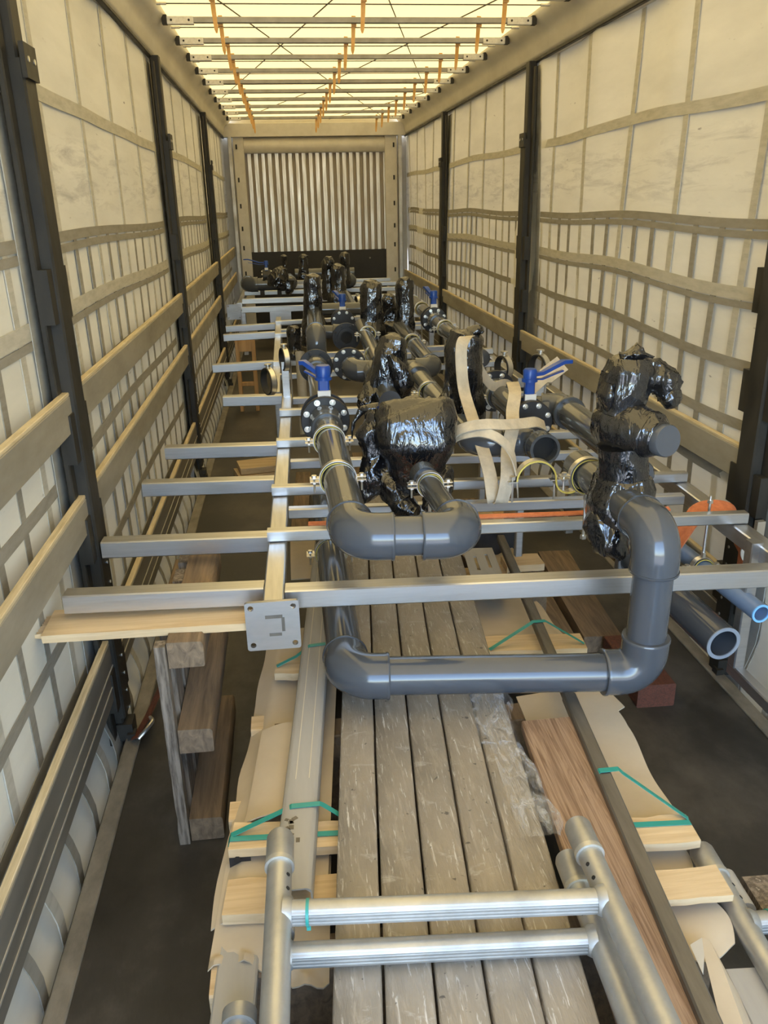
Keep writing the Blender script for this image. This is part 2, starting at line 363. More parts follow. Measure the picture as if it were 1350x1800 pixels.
for side, nm in ((-1, 'wall_left'), (1, 'wall_right')):
    mb = MB(); mb.grid(lambda u, v: (cx(side, Y0+(Y1+.11-Y0)*u, -0.10+2.86*v), Y0+(Y1+.11-Y0)*u, -0.10+2.86*v**1.5), 190, 44)
    wall = struct(mb.build(nm, 'curtain', sharp=80))
    def vweb(y, w, z0, z1, m, n):
        b = MB(); rg = []
        for j in range(n+9):
            z = z0+(z1-z0)*(j/(n+8))**1.5; yy = y + 0.006*sin(z*4+y*9); x = cx(side, yy, z) - side*0.0015; t = -side*0.0035
            rg.append([(x, yy-w/2, z), (x, yy+w/2, z), (x+t, yy+w/2, z), (x+t, yy-w/2, z)])
        b.loft(rg); return b.build('webbing', m, wall, sharp=60)
    def hweb(z, w, m, name='cross_webbing'):
        b = MB(); rg = []; n = 150
        for j in range(n+1):
            y = Y0+(Y1-Y0)*j/n; zz = cz(side, y, z); x = cx(side, y, zz) - side*0.004; t = -side*0.003
            rg.append([(x, y, zz-w/2), (x, y, zz+w/2), (x+t, y, zz+w/2), (x+t, y, zz-w/2)])
        b.loft(rg); return b.build(name, m, wall, sharp=60)
    k0 = -7 if side > 0 else -7
    for k in range(k0, 15):
        y = 3.10 + 0.645*k
        if not (Y0 < y < Y1-.1): continue
        vweb(y, 0.048, -0.09, 2.73, 'web_light', 26)
        for q in (1, 2):
            yy = y + 0.215*q
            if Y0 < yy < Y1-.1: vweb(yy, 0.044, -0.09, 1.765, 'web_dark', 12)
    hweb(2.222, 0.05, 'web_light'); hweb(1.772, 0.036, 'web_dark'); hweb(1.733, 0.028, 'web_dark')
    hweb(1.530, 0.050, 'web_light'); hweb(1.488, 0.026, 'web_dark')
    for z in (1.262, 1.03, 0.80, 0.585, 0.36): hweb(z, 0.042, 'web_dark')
    b = MB(); b.bar((side*1.235, Y0, -.125), (side*1.235, Y1, -.125), .13, .03); b.bar((side*1.188, Y0, -.085), (side*1.188, Y1, -.085), .03, .055); struct(b.build(f'trim_{7 if side < 0 else 8}', 'dark'))  # dark strips shaped to stop outside light leaking in at the floor edge
    # roof rail above the curtain
    s = side; pr = [(1.145, 2.955), (1.165, 2.925), (1.185, 2.90), (1.215, 2.875), (1.232, 2.83), (1.245, 2.775), (1.252, 2.762),
                    (1.262, 2.755), (1.262, 2.735), (1.31, 2.735), (1.33, 2.985), (1.145, 2.975)]
    b = MB(); b.loft([[(s*x, y, z) for x, z in pr] for y in (Y0, Y1)])
    struct(b.build(f'trim_{3 if s < 0 else 4}', 'cantrail', sharp=50))
    b = MB(); b.bar((s*1.262, Y0, 2.742), (s*1.262, Y1, 2.742), 0.03, 0.022)     # dark runner track under the rail
    struct(b.build(f'trim_{5 if s < 0 else 6}', 'post'))

# ------------------------------------------------------------------ roof
mb = MB()
mb.grid(lambda u, v: (-1.2+2.4*u, Y0+(Y1+.16-Y0)*v, 2.975 + 0.012*sin((Y0+(Y1+.16-Y0)*v-5.76)/0.667*2*pi+pi/2) - 0.004), 12, 160)
ceiling = struct(mb.build('ceiling', 'tarp', sharp=80))
BOW = [5.76+0.6667*k for k in range(-2, 10)]
for y in BOW:
    b = MB(); b.tube([(-1.14, y+.33, 2.945), (1.14, y+.33, 2.945)], 0.0035, 6); b.build('cross_cable', 'cable', ceiling)
    for s in (-1, 1):
        b = MB(); b.cyl((s*1.145, y+.33, 2.945), (s*1.09, y+.33, 2.945), 0.008, 8); b.build('cable_end', 'galv', ceiling)
for p, q in (((-.84, 5.2), (.0, 8.6)), ((-.12, 5.2), (-1.08, 9.85)), ((.14, 5.2), (1.08, 9.5)), ((.83, 5.2), (-.10, 9.2)), ((-.10, 9.2), (-1.0, 12.2)), ((0, 8.6), (.95, 12.2)), ((1.08, 9.5), (.2, 12.3))):
    n = 8; pts = []
    for i in range(n+1):
        t = i/n; pts.append((p[0]+(q[0]-p[0])*t, p[1]+(q[1]-p[1])*t, 2.952))
    b = MB(); b.tube(pts, 0.004, 6); b.build('diagonal_cable', 'cable', ceiling)

words = ['nearest visible', 'second', 'third', 'fourth', 'fifth', 'sixth', 'seventh', 'eighth', 'ninth', 'tenth', 'eleventh']
bow = None
for i, y in enumerate(BOW[1:]):
    if bow is None:
        bow = thing('roof_bow', 'grey aluminium roof bow across the tarp, just above the frame', 'roof bow', (0, y, 2.92), 'roof bows under the tarp')
        b = MB(); b.bar((-1.14, y, 2.925), (1.14, y, 2.925), 0.028, 0.034); b.build('bow_bar', 'alu_dull', bow)
        for s in (-1, 1):
            b = MB(); b.box((s*1.055, y-.019, 2.922), (0.165, 0.008, 0.04)); b.box((s*1.055, y-.002, 2.903), (0.165, 0.034, .006)); pl = b.build('end_plate', 'galv', bow)
            b = MB()
            for dx in (-.055, .05): b.cyl((s*(1.055+dx), y-.024, 2.922), (s*(1.055+dx), y-.022, 2.922), 0.007, 10)
            b.build('rivet', 'post', pl)
            b = MB(); b.box((s*1.145, y-.004, 2.925), (.03, .05, .05)); b.build('end_bracket', 'post', bow)
        for x, tx in ((-.815, .012), (.005, -.012), (.80, -.014)):
            b = MB(); b.ribbon([(x, y+.03, 2.955), (x+.2*tx, y+.028, 2.91), (x+.5*tx, y+.025, 2.84), (x+tx, y+.022, 2.765), (x+tx*1.05, y+.022, 2.745)], (1, 0, 0), [.026, .026, .024, .021, .008], .006)
            hk = b.build('hanging_strap', 'hook', bow)
            b = MB(); b.box((x, y+.022, 2.902), (.03, .02, .014)); b.build('clip', 'hook', hk)
        first = bow
        if i: pass
    else:
        dup(first, (0, y-first.location.y, 0), f'grey aluminium roof bow across the tarp, {words[i-1] if i>1 else "nearest visible"} from the open end' if i < 11 else 'grey aluminium roof bow across the tarp, closest to the bulkhead')

# ------------------------------------------------------------------ bulkhead at the far end
mb = MB(); mb.box((0, Y1+.14, 1.475), (2.6, .06, 3.02)); wf = struct(mb.build('wall_front', 'bulk_white', smooth=False))
mb = MB(); xs = []; x = -0.985; per = 0.094; rg = [[], []]
prof = []
while x < .955:
    gw = random.uniform(.026, .040)
    for dx, dy in ((0, .05), (gw, .05), (gw+.007, 0.0), (.087, 0.0), (.094, .05)): prof.append((min(x+dx, .96), 12.36+dy))
    x += per
for z in (1.235, 2.56):
    rg[0 if z < 2 else 1] = [(p[0], p[1], z) for p in prof]
n = len(prof); mb.mesh(rg[0]+rg[1], [(i, i+1, i+1+n, i+n) for i in range(n-1)])
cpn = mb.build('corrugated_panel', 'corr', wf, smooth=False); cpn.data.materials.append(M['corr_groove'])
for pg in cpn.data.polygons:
    if pg.center.y > 12.38: pg.material_index = 1  # groove backs and sides take the painted shade
mb = MB(); mb.box((0, 12.36, .62), (2.0, .05, 1.235)); mb.build('dark_panel', 'bulk_dark', wf, smooth=False)
mb = MB(); mb.grid(lambda u, v: (-.985+1.945*u, 12.34-.05*sin(v*pi*.9+.2), 2.535+.20*v), 1, 10, (0, .03, 0)); mb.build('header_panel', 'bulk_white', wf, sharp=60)
mb = MB(); mb.bar((-1.25, 12.33, 2.825), (1.25, 12.33, 2.825), .14, .17); mb.build('header_beam', 'bulk_white', wf)
for s, x0, x1 in ((-1, -1.20, -.985), (1, .96, 1.20)):
    mb = MB(); xm = (x0+x1)/2; w = abs(x1-x0)
    mb.bar((xm-s*.035, 12.33, 0), (xm-s*.035, 12.33, 2.745), w-.07, .06, (0, 1, 0)); mb.build('corner_post', 'bulk_white', wf)
    mb = MB(); mb.bar((s*1.17, 12.30, 0), (s*1.17, 12.30, 2.745), .05, .10, (0, 1, 0)); mb.build('corner_channel', 'alu', wf)
    for z in (2.62, 2.2, 1.86, 1.56, 1.3, .95):
        mb = MB(); mb.box((s*1.085, 12.298, z), (.022, .012, .06)); mb.build('lock_slot', 'dark', wf)
for x, z in ((.12, 1.08), (.72, 1.12)):
    mb = MB(); mb.cyl((x, 12.33, z), (x, 12.338, z), .012, 8); mb.build('scuff', 'strip', wf)

# ------------------------------------------------------------------ posts and slide-in boards
PY = {-1: [2.69, 5.81, 9.09], 1: [2.79, 6.07, 9.26]}
pname = {-1: ['black curtain post on the left wall nearest the camera', 'black curtain post in the middle of the left wall', 'black curtain post on the left wall nearest the bulkhead'],
         1: ['black curtain post on the right wall at the picture edge', 'black curtain post in the middle of the right wall', 'black curtain post on the right wall nearest the bulkhead']}
for s in (-1, 1):
    for i, y in enumerate(PY[s]):
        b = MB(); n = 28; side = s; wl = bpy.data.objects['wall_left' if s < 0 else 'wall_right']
        b.loft([[(cx(s, y-.03, z)-s*.0055, y-.135, z), (cx(s, y-.03, z)-s*.0055, y+.115, z), (cx(s, y-.03, z)-s*.0085, y+.115, z), (cx(s, y-.03, z)-s*.0085, y-.135, z)] for z in [-.09+2.8*(j/n)**1.5 for j in range(n+1)]]); b.build('post_webbing', 'web_post', wl, sharp=60)  # flat strip on the curtain painting the soft shadow behind the post
        p = thing('curtain_post', pname[s][i], 'post', (s*1.235, y, 0), 'black posts between the curtains')
        b = MB(); b.bar((s*1.235, y, 0.0), (s*1.235, y, 2.74), .085, .055, (1, 0, 0), .006); b.build('column', 'post', p)
        b = MB(); b.bar((s*1.218, y, 0.10), (s*1.218, y, 2.26), .115, .05, (1, 0, 0), .006); b.build('sleeve', 'post', p)
        b = MB(); b.bar((s*1.240, y-.085, 0.02), (s*1.240, y-.085, 2.70), .05, .02, (1, 0, 0), .004); b.bar((s*1.240, y+.075, 0.02), (s*1.240, y+.075, 2.70), .03, .02, (1, 0, 0), .004); b.build('flange_strip', 'post', p)
        b = MB(); b.box((s*1.19, y, 2.255), (.014, .12, .09)); cp = b.build('bracket', 'post', p)
        b = MB()
        for dy in (-.03, .03): b.cyl((s*1.184, y+dy, 2.26), (s*1.180, y+dy, 2.26), .008, 8)
        b.build('bolt', 'zinc', cp)
        for z in ((1.70, 1.26, .91, .32) if s < 0 else (1.62, 1.25, .88, .45)):
            hh = .16
            for dy in (-.085, .085):
                b = MB(); b.loft([[(s*1.238, y+dy-.026, zz), (s*1.203, y+dy-.026, zz), (s*1.203, y+dy+.026, zz), (s*1.238, y+dy+.026, zz)] for zz in (z-hh, z)]); b.build('board_pocket', 'post', p)
        for k in range(9):
            b = MB(); b.cyl((s*1.1925, y+.02, .10+.075*k), (s*1.190, y+.02, .10+.075*k), .006, 8); b.build('peg_hole', 'zinc' if s < 0 else 'strip', p)
        b = MB(); b.box((s*1.205, y-.02, .035), (.06, .07, .07)); b.box((s*1.18, y-.05, .02), (.03, .04, .03)); b.build('post_foot', 'post', p)

def boardlike(y0, y1, z0, z1, s, nm, label, grp, face, edge, x=1.222, t=.025, grooves=()):
    b = MB(); b.bar((s*x, y0, (z0+z1)/2-.006), (s*x, y1, (z0+z1)/2-.006), t, z1-z0-.012, ch=.003)
    o = tag(b.build(nm, face), label, 'board', grp)
    b = MB(); b.bar((s*x, y0, z1-.006), (s*x, y1, z1-.006), t-.002, .012, ch=.002); b.build('top_edge', edge, o)
    for zg in grooves:
        b = MB(); b.bar((s*(x-t/2-.001), y0, zg), (s*(x-t/2-.001), y1, zg), .003, .006, ch=0); b.build('groove_line', 'galv', o)
    return o
def spans(s): 
    ys = PY[s]; e = [Y0+.05]+ys+[12.29]; return [(e[i]+(.05 if i else 0), e[i+1]-.05) for i in range(len(e)-1)]
bay = {-1: ['in the bay beside the camera', 'in the second bay from the camera', 'in the third bay from the camera', 'in the bay at the bulkhead'],
       1: ['in the bay beside the camera', 'behind the big wrapped fitting', 'in the third bay from the camera', 'in the bay at the bulkhead']}
for s in (-1, 1):
    sn = 'left' if s < 0 else 'right'
    for i, (a, c) in enumerate(spans(s)):
        if s > 0 and i == 0: continue
        if s < 0:
            boardlike(a, c, 1.20, 1.325, s, 'slat_board', f'upper grey slide-in board on the left curtain, {bay[s][i]}', 'slide-in boards along the left curtain', 'board', 'board_edge')
            boardlike(a, c, .855, .98, s, 'slat_board', f'lower grey slide-in board on the left curtain, {bay[s][i]}', 'slide-in boards along the left curtain', 'board', 'board_edge')
        else:
            boardlike(a, c, .82, .955, s, 'slat_board', f'tan slide-in board on the right curtain, {bay[s][i]}', 'slide-in boards along the right curtain', 'board', 'board_edge')
        boardlike(a, c, .215, .43, s, 'side_board', f'wide grey drop side low on the {sn}, {bay[s][i]}', f'drop side boards along the {sn} floor edge', 'sideboard', 'board_edge', grooves=(.33, .27))

# ================================================================== builders for the racks, pipes and fittings
R110 = 0.055
def clamp(parent, c, axis, r, zbase, half=False, rod=True, up=1):
    """two-part pipe clamp with rubber lining, side lugs and a threaded rod down to the rack"""
    c = V(c); axis = V(axis).normalized(); side = axis.cross(V((0, 0, 1))).normalized()
    b = MB(); b.ring(c, axis, r+.0056, r+.0082, .024)
    for s in (-1, 1):
        for dz in (-.006, .006):
            b.bar(c+side*s*(r+.004)+V((0, 0, dz)), c+side*s*(r+.038)+V((0, 0, dz)), .026, .003, ch=.0008)
    o = b.build('pipe_clamp', 'zinc', parent)
    b = MB(); b.ring(c, axis, r-.001, r+.0056, .034); b.build('rubber_liner', 'rubber', o)
    b = MB()
    for s in (-1, 1): b.ring(c+axis*s*.0172, axis, r+.0012, r+.0042, .0026)
    b.build('yellow_edge', 'yellow', o)
    for s in (-1, 1):
        b = MB(); p = c+side*s*(r+.024)
        b.cyl(p+V((0, 0, -.045)), p+V((0, 0, .012)), .0035, 8); b.cyl(p+V((0, 0, .008)), p+V((0, 0, .015)), .009, 6); b.cyl(p+V((0, 0, -.014)), p+V((0, 0, -.008)), .009, 6)
        b.build('bolt', 'zinc', o)
    if rod:
        b = MB(); zz = c.z-up*(r+.006)
        b.cyl((c.x, c.y, min(zz, zbase)), (c.x, c.y, max(zz, zbase)), .0055, 8); b.cyl((c.x, c.y, zbase), (c.x, c.y, zbase+up*.012), .011, 6); b.cyl((c.x, c.y, zz-up*.022), (c.x, c.y, zz), .0095, 6)
        b.build('threaded_rod', 'zinc', o)
    return o

def elbow(parent, P, a, d, r, Rb=.078, so=1.19, name='elbow', m='pvc', sl=.045):
    P, a, d = V(P), V(a).normalized(), V(d).normalized()
    C = P+a*Rb+d*Rb; pts = [P+a*(Rb+sl), P+a*(Rb+sl*.2)]; n = 10
    for i in range(n+1):
        t = pi/2*i/n; pts.append(C - d*Rb*cos(t) - a*Rb*sin(t))
    pts += [P+d*(Rb+sl*.2), P+d*(Rb+sl)]
    nrm = a.cross(d).normalized(); rings = []
    for i, p in enumerate(pts):
        if i < 2: t = -a
        elif i > n+2: t = d
        else:
            q = pi/2*(i-2)/n; t = (d*sin(q) - a*cos(q)).normalized()
        y = t.cross(nrm); ro = r*so
        rings.append([p + nrm*(ro*cos(2*pi*k/32)) + y*(ro*sin(2*pi*k/32)) for k in range(32)])
    b = MB(); b.loft(rings); 
    for e, t in ((P+a*(Rb+sl), a), (P+d*(Rb+sl), d)):
        b.lathe(e-t*.008, t, [(0, r*so+.0025), (.006, r*so+.0025), (.0085, r*so)], 32)
    return b.build(name, m, parent, sharp=45)

def run(parent, pts, r, Rb=.078, m='pvc', ends=(0, 0), sl=.045):
    """straight pipes joined by elbows at every inner point"""
    pts = [V(p) for p in pts]; n = len(pts)
    for i in range(n-1):
        d = (pts[i+1]-pts[i]).normalized()
        a = pts[i] + d*(Rb+sl*.4 if i else 0); e = pts[i+1] - d*(Rb+sl*.4 if i < n-2 else 0)
        b = MB(); b.cyl(a, e, r, 36); b.build('pipe', m, parent, sharp=45)
    for i in range(1, n-1):
        elbow(parent, pts[i], pts[i-1]-pts[i], pts[i+1]-pts[i], r, Rb, m=m, sl=sl)

_bolt = {}
def bolt_at(parent, p, d, s=1.0, m='zinc'):
    b = MB(); b.lathe(V(p), d, [(0, .0125*s), (.003*s, .0125*s)], 14); b.lathe(V(p)+V(d)*.003*s, d, [(0, .009*s), (.008*s, .009*s), (.0095*s, .0075*s)], 6)
    b.lathe(V(p)+V(d)*.011*s, d, [(0, .0045*s), (.006*s, .0045*s)], 8)
    return b.build('bolt', m, parent, sharp=30)

def flange(parent, c, d, R, t=.022, hole=None, bolts=8, face=True, bm='zinc', name='flange'):
    c, d = V(c), V(d).normalized(); b = MB()
    if hole: b.hollow(c, c+d*t, R, hole, 40)
    else: b.lathe(c, d, [(0, R), (t-.003, R), (t, R-.003)], 40)
    o = b.build(name, 'flange', parent, sharp=40)
    x, y = MB.frame(d); rb = R*.82
    for k in range(bolts):
        a = 2*pi*(k+.5)/bolts; p = c+d*t+x*(rb*cos(a))+y*(rb*sin(a))
        bolt_at(o, p, d, R/.1, bm)
    return o

def adapter(parent, c, d, r, L=.10, so=1.2):
    b = MB(); b.lathe(c, d, [(0, r*so*1.06), (L*.5, r*so*1.04), (L*.62, r*so), (L, r*so), (L+.004, r*so-.004)], 32)
    return b.build('flange_adapter', 'pvc', parent, sharp=40)

def valve(label, c, axis, R, lever, h=.12, group=None, lever_len=.15):
    c, ax = V(c), V(axis).normalized(); lv = V(lever).normalized()
    t = thing('lever_valve', label, 'valve', (c.x, c.y, c.z-R), group)
    b = MB(); b.lathe(c-ax*.026, ax, [(0, R*.86), (.052, R*.86)], 36); b.build('valve_body', 'flange', t)
    for s in (-1, 1): flange(t, c+ax*s*.026, ax*s, R)
    z0 = c.z+R*.8
    b = MB(); b.bar((c.x, c.y, z0), (c.x, c.y, c.z+R+h*.55), .045*R/.1, .038*R/.1, (0, 1, 0), .006); b.build('valve_neck', 'valve_blue', t)
    b = MB(); b.box((c.x, c.y-.022*R/.1, c.z+R+.008), (.052*R/.1, .012, .024)); b.build('white_tag', 'white', t, smooth=False)
    zt = c.z+R+h*.55; k = R/.1
    b = MB(); b.lathe((c.x, c.y, zt), (0, 0, 1), [(0, .036*k), (.012, .036*k), (.012, .030*k), (.05*k, .032*k), (.058*k, .026*k)], 20); hd = b.build('handle_head', 'valve_blue', t, sharp=50)
    p = V((c.x, c.y, zt+.03*k)); L = lever_len; sd = V((-lv.y, lv.x, 0))
    pts = [p, p+lv*.3*L+V((0, 0, .002)), p+lv*.55*L+V((0, 0, .022)), p+lv*.8*L+V((0, 0, .040)), p+lv*L+V((0, 0, .038))]
    b = MB(); b.ribbon(pts, sd, [.030*k, .026*k, .032*k, .036*k, .026*k], .016*k); b.build('lever', 'valve_blue', t, sharp=50)
    pts = [q-V((0, 0, .018+.006*i)) for i, q in enumerate(pts[:4])]
    b = MB(); b.ribbon(pts, sd, .018*k, .006*k); b.build('trigger', 'valve_blue', t, sharp=50)
    return t

# ------------------------------------------------------------------ near rack
fz = lambda x: .80-.012*(x+.6)
fy = lambda y, x: y-.035*(x+.6)
fx = lambda x, y: x+.02*(y-2.3)
F1 = thing('pipe_rack', 'near stainless box-section rack carrying grey pipes, square foot plate facing the camera', 'pipe rack', (.2, 2.2, .62))
def rail(parent, x, y0, y1, zt, w=.06, name='rail', m='stainless_y'):
    b = MB(); b.bar((fx(x, y0), y0, zt-w/2), (fx(x, y1), y1, zt-w/2), w, w); return b.build(name, m, parent)
def xbar(parent, x0, x1, y, ztop, w, h, name='beam'):
    b = MB(); b.bar((x0, fy(y, x0)+w/2, fz(x0)-.8+ztop-h/2), (x1, fy(y, x1)+w/2, fz(x1)-.8+ztop-h/2), w, h); return b.build(name, 'stainless', parent)
rail(F1, -.594, 2.125, 4.86, .80); rail(F1, 1.03, 2.16, 4.86, fz(1.03)-.0)
xbar(F1, -.5635, 1.06, 2.178, .80, .06, .06)
for y in (2.55, 3.012, 3.69, 4.29): xbar(F1, -.625+.02*(y-2.3), 1.06, y, .842, .04, .04)
for y in (2.882, 3.50, 4.77): xbar(F1, -.56+.02*(y-2.3), .99, y, .795, .04, .04)
for xe, y in ((-1.212, 2.205), (-1.185, 2.61), (-1.147, 3.235), (-1.125, 3.76), (-.925, 4.83)): xbar(F1, xe, -.625+.02*(y-2.3), y, .80, .06, .06, 'outrigger')
# square foot plate with four holes and weld smears
mw = Matrix(((1, 0, 0, -.603), (0, 0, -1, 2.118), (0, 1, 0, .722), (0, 0, 0, 1)))
rr = .078; ol = []
for cxx, cyy, a0 in ((rr-.008, rr-.008, 0), (-rr+.008, rr-.008, 90), (-rr+.008, -rr+.008, 180), (rr-.008, -rr+.008, 270)):
    for k in range(4): a = math.radians(a0+30*k); ol.append((cxx+.008*cos(a), cyy+.008*sin(a)))
fp = plate_holes('foot_plate', ol, [ngon(sx*.061, sy*.060, .0085) for sx in (-1, 1) for sy in (-1, 1)], .012, 'plate', F1, mw)
for (x, z, w, h) in ((.004, .752, .05, .010), (.030, .726, .009, .045), (.006, .694, .036, .009)):
    b = MB(); b.box((-.603+x, 2.1105, z), (w, .0012, h)); b.build('weld_mark', 'steel_bar', fp, smooth=False)
# right hand leg and lower rail of the box rack
b = MB(); b.bar((.992, 2.33, .79), (.992, 2.33, .315), .04, .045, (0, 1, 0)); b.build('upright', 'stainless', F1)
b = MB(); b.bar((.992, 2.35, .295), (1.01, 1.2, .295), .04, .045); b.build('lower_rail', 'stainless_y', F1)
for y in (2.9, 3.55, 4.3):
    b = MB(); b.bar((.80, y+.03, .76), (.80, y+.03, .33), .04, .04, (0, 1, 0)); b.build('upright', 'stainless', F1)
    b = MB(); b.bar((.36, y+.03, .76), (.36, y+.03, .52), .03, .03, (0, 1, 0)); b.build('upright', 'stainless', F1)
AX = V((0, 1, 0))
XL = lambda y: -.372+.0*(y-2.5)
clamp(F1, (-.374, 2.56, 1.013), AX, R110, .842); clamp(F1, (-.378, 3.03, 1.013), AX, R110, .842)
clamp(F1, (-.07, 2.53, .985), AX, .0375, .842)
clamp(F1, (.432, 2.42, 1.022), AX, R110, .80)
clamp(F1, (-.398, 2.86, .615), AX, R110, .755, up=-1)
clamp(F1, (.46, 3.70, 1.0), AX, R110, .842)
clamp(F1, (.15, 3.83, 1.0), AX, .05, .842); clamp(F1, (-.07, 3.83, 1.02), AX, .05, .842)
# hanging clamp on its rod under the second beam, for the blue pipe
cb = (1.0, 2.56, .545)
clamp(F1, (.955, 2.575, .585), AX, .034, .80, up=-1)
b = MB(); b.cyl((.955, 2.575, .80), (.955, 2.575, .865), .005, 8); b.cyl((.955, 2.575, .838), (.955, 2.575, .85), .011, 6); b.build('threaded_rod', 'zinc', F1)

def empty_clamp(parent, c, axis, r, base, plate=True):
    """ring clamp standing on edge with nothing in it"""
    c, ax = V(c), V(axis).normalized(); b = MB(); b.ring(c, ax, r+.004, r+.008, .028, 40); o = b.build('open_clamp', 'zinc', parent)
    b = MB(); b.ring(c, ax, r-.002, r+.004, .038, 40); b.build('rubber_liner', 'rubber', o)
    b = MB(); b.cyl(c+V((0, 0, r+.004)), c+V((0, 0, r+.026)), .012, 10); b.lathe(c+V((0, 0, r+.020)), (0, 0, 1), [(0, .02), (.007, .02)], 12); b.build('bolt', 'zinc', o)
    if plate:
        b = MB(); b.bar((c.x, c.y-.02, base), (c.x, c.y-.02, c.z-r*.2), .045, .008, (0, 1, 0)); b.cyl((c.x, c.y-.02, c.z-r*.55), (c.x, c.y-.034, c.z-r*.55), .010, 8); b.build('clamp_bracket', 'stainless', o)
        b = MB(); b.cyl((c.x+.032, c.y-.01, base-.01), (c.x+.032, c.y-.01, c.z-r*.2), .005, 8); b.build('threaded_rod', 'zinc', o)
    return o
empty_clamp(F1, (.600, 4.15, 1.045), (.94, .34, 0), .058, .84)
empty_clamp(F1, (.722, 3.92, 1.075), (.94, .34, 0), .070, .82)
empty_clamp(F1, (-.545, 4.80, 1.02), (.96, .25, 0), .062, .80)
empty_clamp(F1, (-.640, 4.62, .93), (.90, .42, 0), .072, .75, plate=False)
# half-open clamp with yellow edged lining, standing open below the empty elbow
oc = []
for k in range(15): a = pi*(1-k/14); oc.append(V((.345+.072*cos(a), 2.70, .925+.072*sin(a))))
for k in range(1, 13): a = pi+.9*pi*k/12; oc.append(V((.345+.072+.050+.050*cos(a), 2.70, .925-.004+.050*sin(a)+.0*k)))
b = MB(); b.ribbon(oc, (0, 1, 0), .030, .003); o = b.build('open_clamp', 'zinc', F1)
b = MB(); b.ribbon([p-V((0, 0, .004)) for p in oc], (0, 1, 0), .036, .005); b.build('rubber_liner', 'rubber', o)
b = MB(); b.ribbon([p-V((0, .0185, .003)) for p in oc], (0, 1, 0), .003, .006); b.build('yellow_edge', 'yellow', o)
for x in (.262, .418):
    b = MB(); b.cyl((x, 2.70, .84), (x, 2.70, .935), .0045, 8); b.cyl((x, 2.70, .925), (x, 2.70, .937), .012, 6); b.box((x, 2.70, .918), (.036, .028, .004)); b.build('bolt', 'zinc', o)

# ------------------------------------------------------------------ pipe runs on the near rack
S1 = thing('pipe_spool', 'large grey pipe loop hanging lowest in front of the near rack', 'pipe', (.0, 2.0, .55))
run(S1, [(-.398, 3.55, .625), (-.398, 1.985, .612), (.447, 1.925, .588), (.450, 1.925, 1.022), (.437, 2.52, 1.024)], R110, Rb=.072)
S2 = thing('pipe_spool', 'short grey pipe return with two bulbous elbows above the front beam', 'pipe', (-.2, 2.05, .95))
run(S2, [(-.376, 3.25, 1.013), (-.365, 2.04, 1.016), (-.068, 2.02, 1.010), (-.062, 2.16, 1.008)], R110, Rb=.066)
b = MB(); b.cyl((-.064, 2.10, 1.006), (-.075, 2.60, .983), .0375, 28); b.build('thin_pipe', 'pvc', S2)
b = MB(); b.lathe((-.0735, 2.575, .984), (-.02, 1, -.04), [(0, .045), (.07, .048), (.075, .044)], 28); b.build('coupling', 'pvc', S2)
adapter(S2, V((-.377, 3.33, 1.013)), V((0, -1, 0)), R110, .12)
valve('blue-handled black flange valve above the left grey pipe of the near rack', (-.377, 3.38, 1.013), AX, .103, (-.75, .25, 0), .115, lever_len=.10)
S2b = thing('pipe_spool', 'grey pipe behind the left flange valve, ending in a round black flange', 'pipe', (-.37, 4.2, .95))
run(S2b, [(-.377, 3.43, 1.010), (-.366, 4.62, .985)], R110)
adapter(S2b, V((-.376, 3.43, 1.01)), V((0, 1, 0)), R110, .12); adapter(S2b, V((-.366, 4.70, .985)), V((0, -1, 0)), R110, .14)
flange(S2b, (-.366, 4.74, .985), (0, -1, 0), .098, hole=.05, bm='flange')
# cross piece with open elbow mouth
S3 = thing('pipe_spool', 'grey cross pipe with an open elbow mouth facing the camera', 'pipe', (.3, 2.95, .9))
run(S3, [(.182, 3.25, .99), (.188, 2.97, .99), (.408, 2.96, .99), (.410, 2.86, .996)], .0475, Rb=.066, sl=.03)
b = MB(); b.hollow((.410, 2.868, .9955), (.411, 2.806, .999), .0575, .047, 36); b.build('open_mouth', 'pvc', S3, sharp=40)
b = MB(); b.cyl((.4102, 2.852, .9965), (.4102, 2.856, .9963), .0472, 30); b.build('dark_bore', 'dark', S3)  # dark disc painted in for the shade inside the mouth
S4 = thing('pipe_spool', 'grey pipe with a flange beyond the white strap, right of the near rack', 'pipe', (.46, 3.6, .95))
run(S4, [(.462, 3.32, 1.0), (.470, 3.95, 1.0)], R110); adapter(S4, V((.468, 3.78, 1.0)), V((0, -1, 0)), R110, .1)
flange(S4, (.468, 3.82, 1.0), (0, -1, 0), .10, hole=.05)
valve('blue lever valve with raised handle beside the open elbow', (.437, 3.13, 1.03), AX, .088, (.98, .25, 0), .125, lever_len=.19)
S5 = thing('pipe_spool', 'grey pipe with a square tee running into the big wrapped fitting on the right', 'pipe', (.6, 3.1, 1.0))
run(S5, [(.49, 3.24, 1.045), (.608, 3.20, 1.05), (.585, 2.50, 1.06)], R110, Rb=.06, sl=.03)
# open ended pipes low on the right
P1 = thing('open_pipe', 'wide open-ended grey pipe low on the right under the front beam', 'pipe', (.92, 2.4, .3))
b = MB(); b.hollow((.905, 2.285, .435), (.80, 3.5, .50), .062, .050, 40); b.build('pipe', 'pvc', P1, sharp=40)
b = MB(); b.ring((.9053, 2.283, .435), (-.086, 1, .053), .0495, .0622, .004, 40); b.build('cut_edge', 'pvc_cut', P1)
P2 = thing('open_pipe', 'slim open-ended blue pipe at the right picture edge', 'pipe', (1.0, 2.4, .5))
b = MB(); b.hollow((.985, 2.225, .575), (.93, 2.95, .59), .0325, .026, 32); b.build('pipe', 'blue_pipe', P2, sharp=40)
b = MB(); b.ring((.9852, 2.223, .575), (-.076, 1, .02), .0255, .0327, .004, 32); b.build('cut_edge', 'blue_cut', P2)

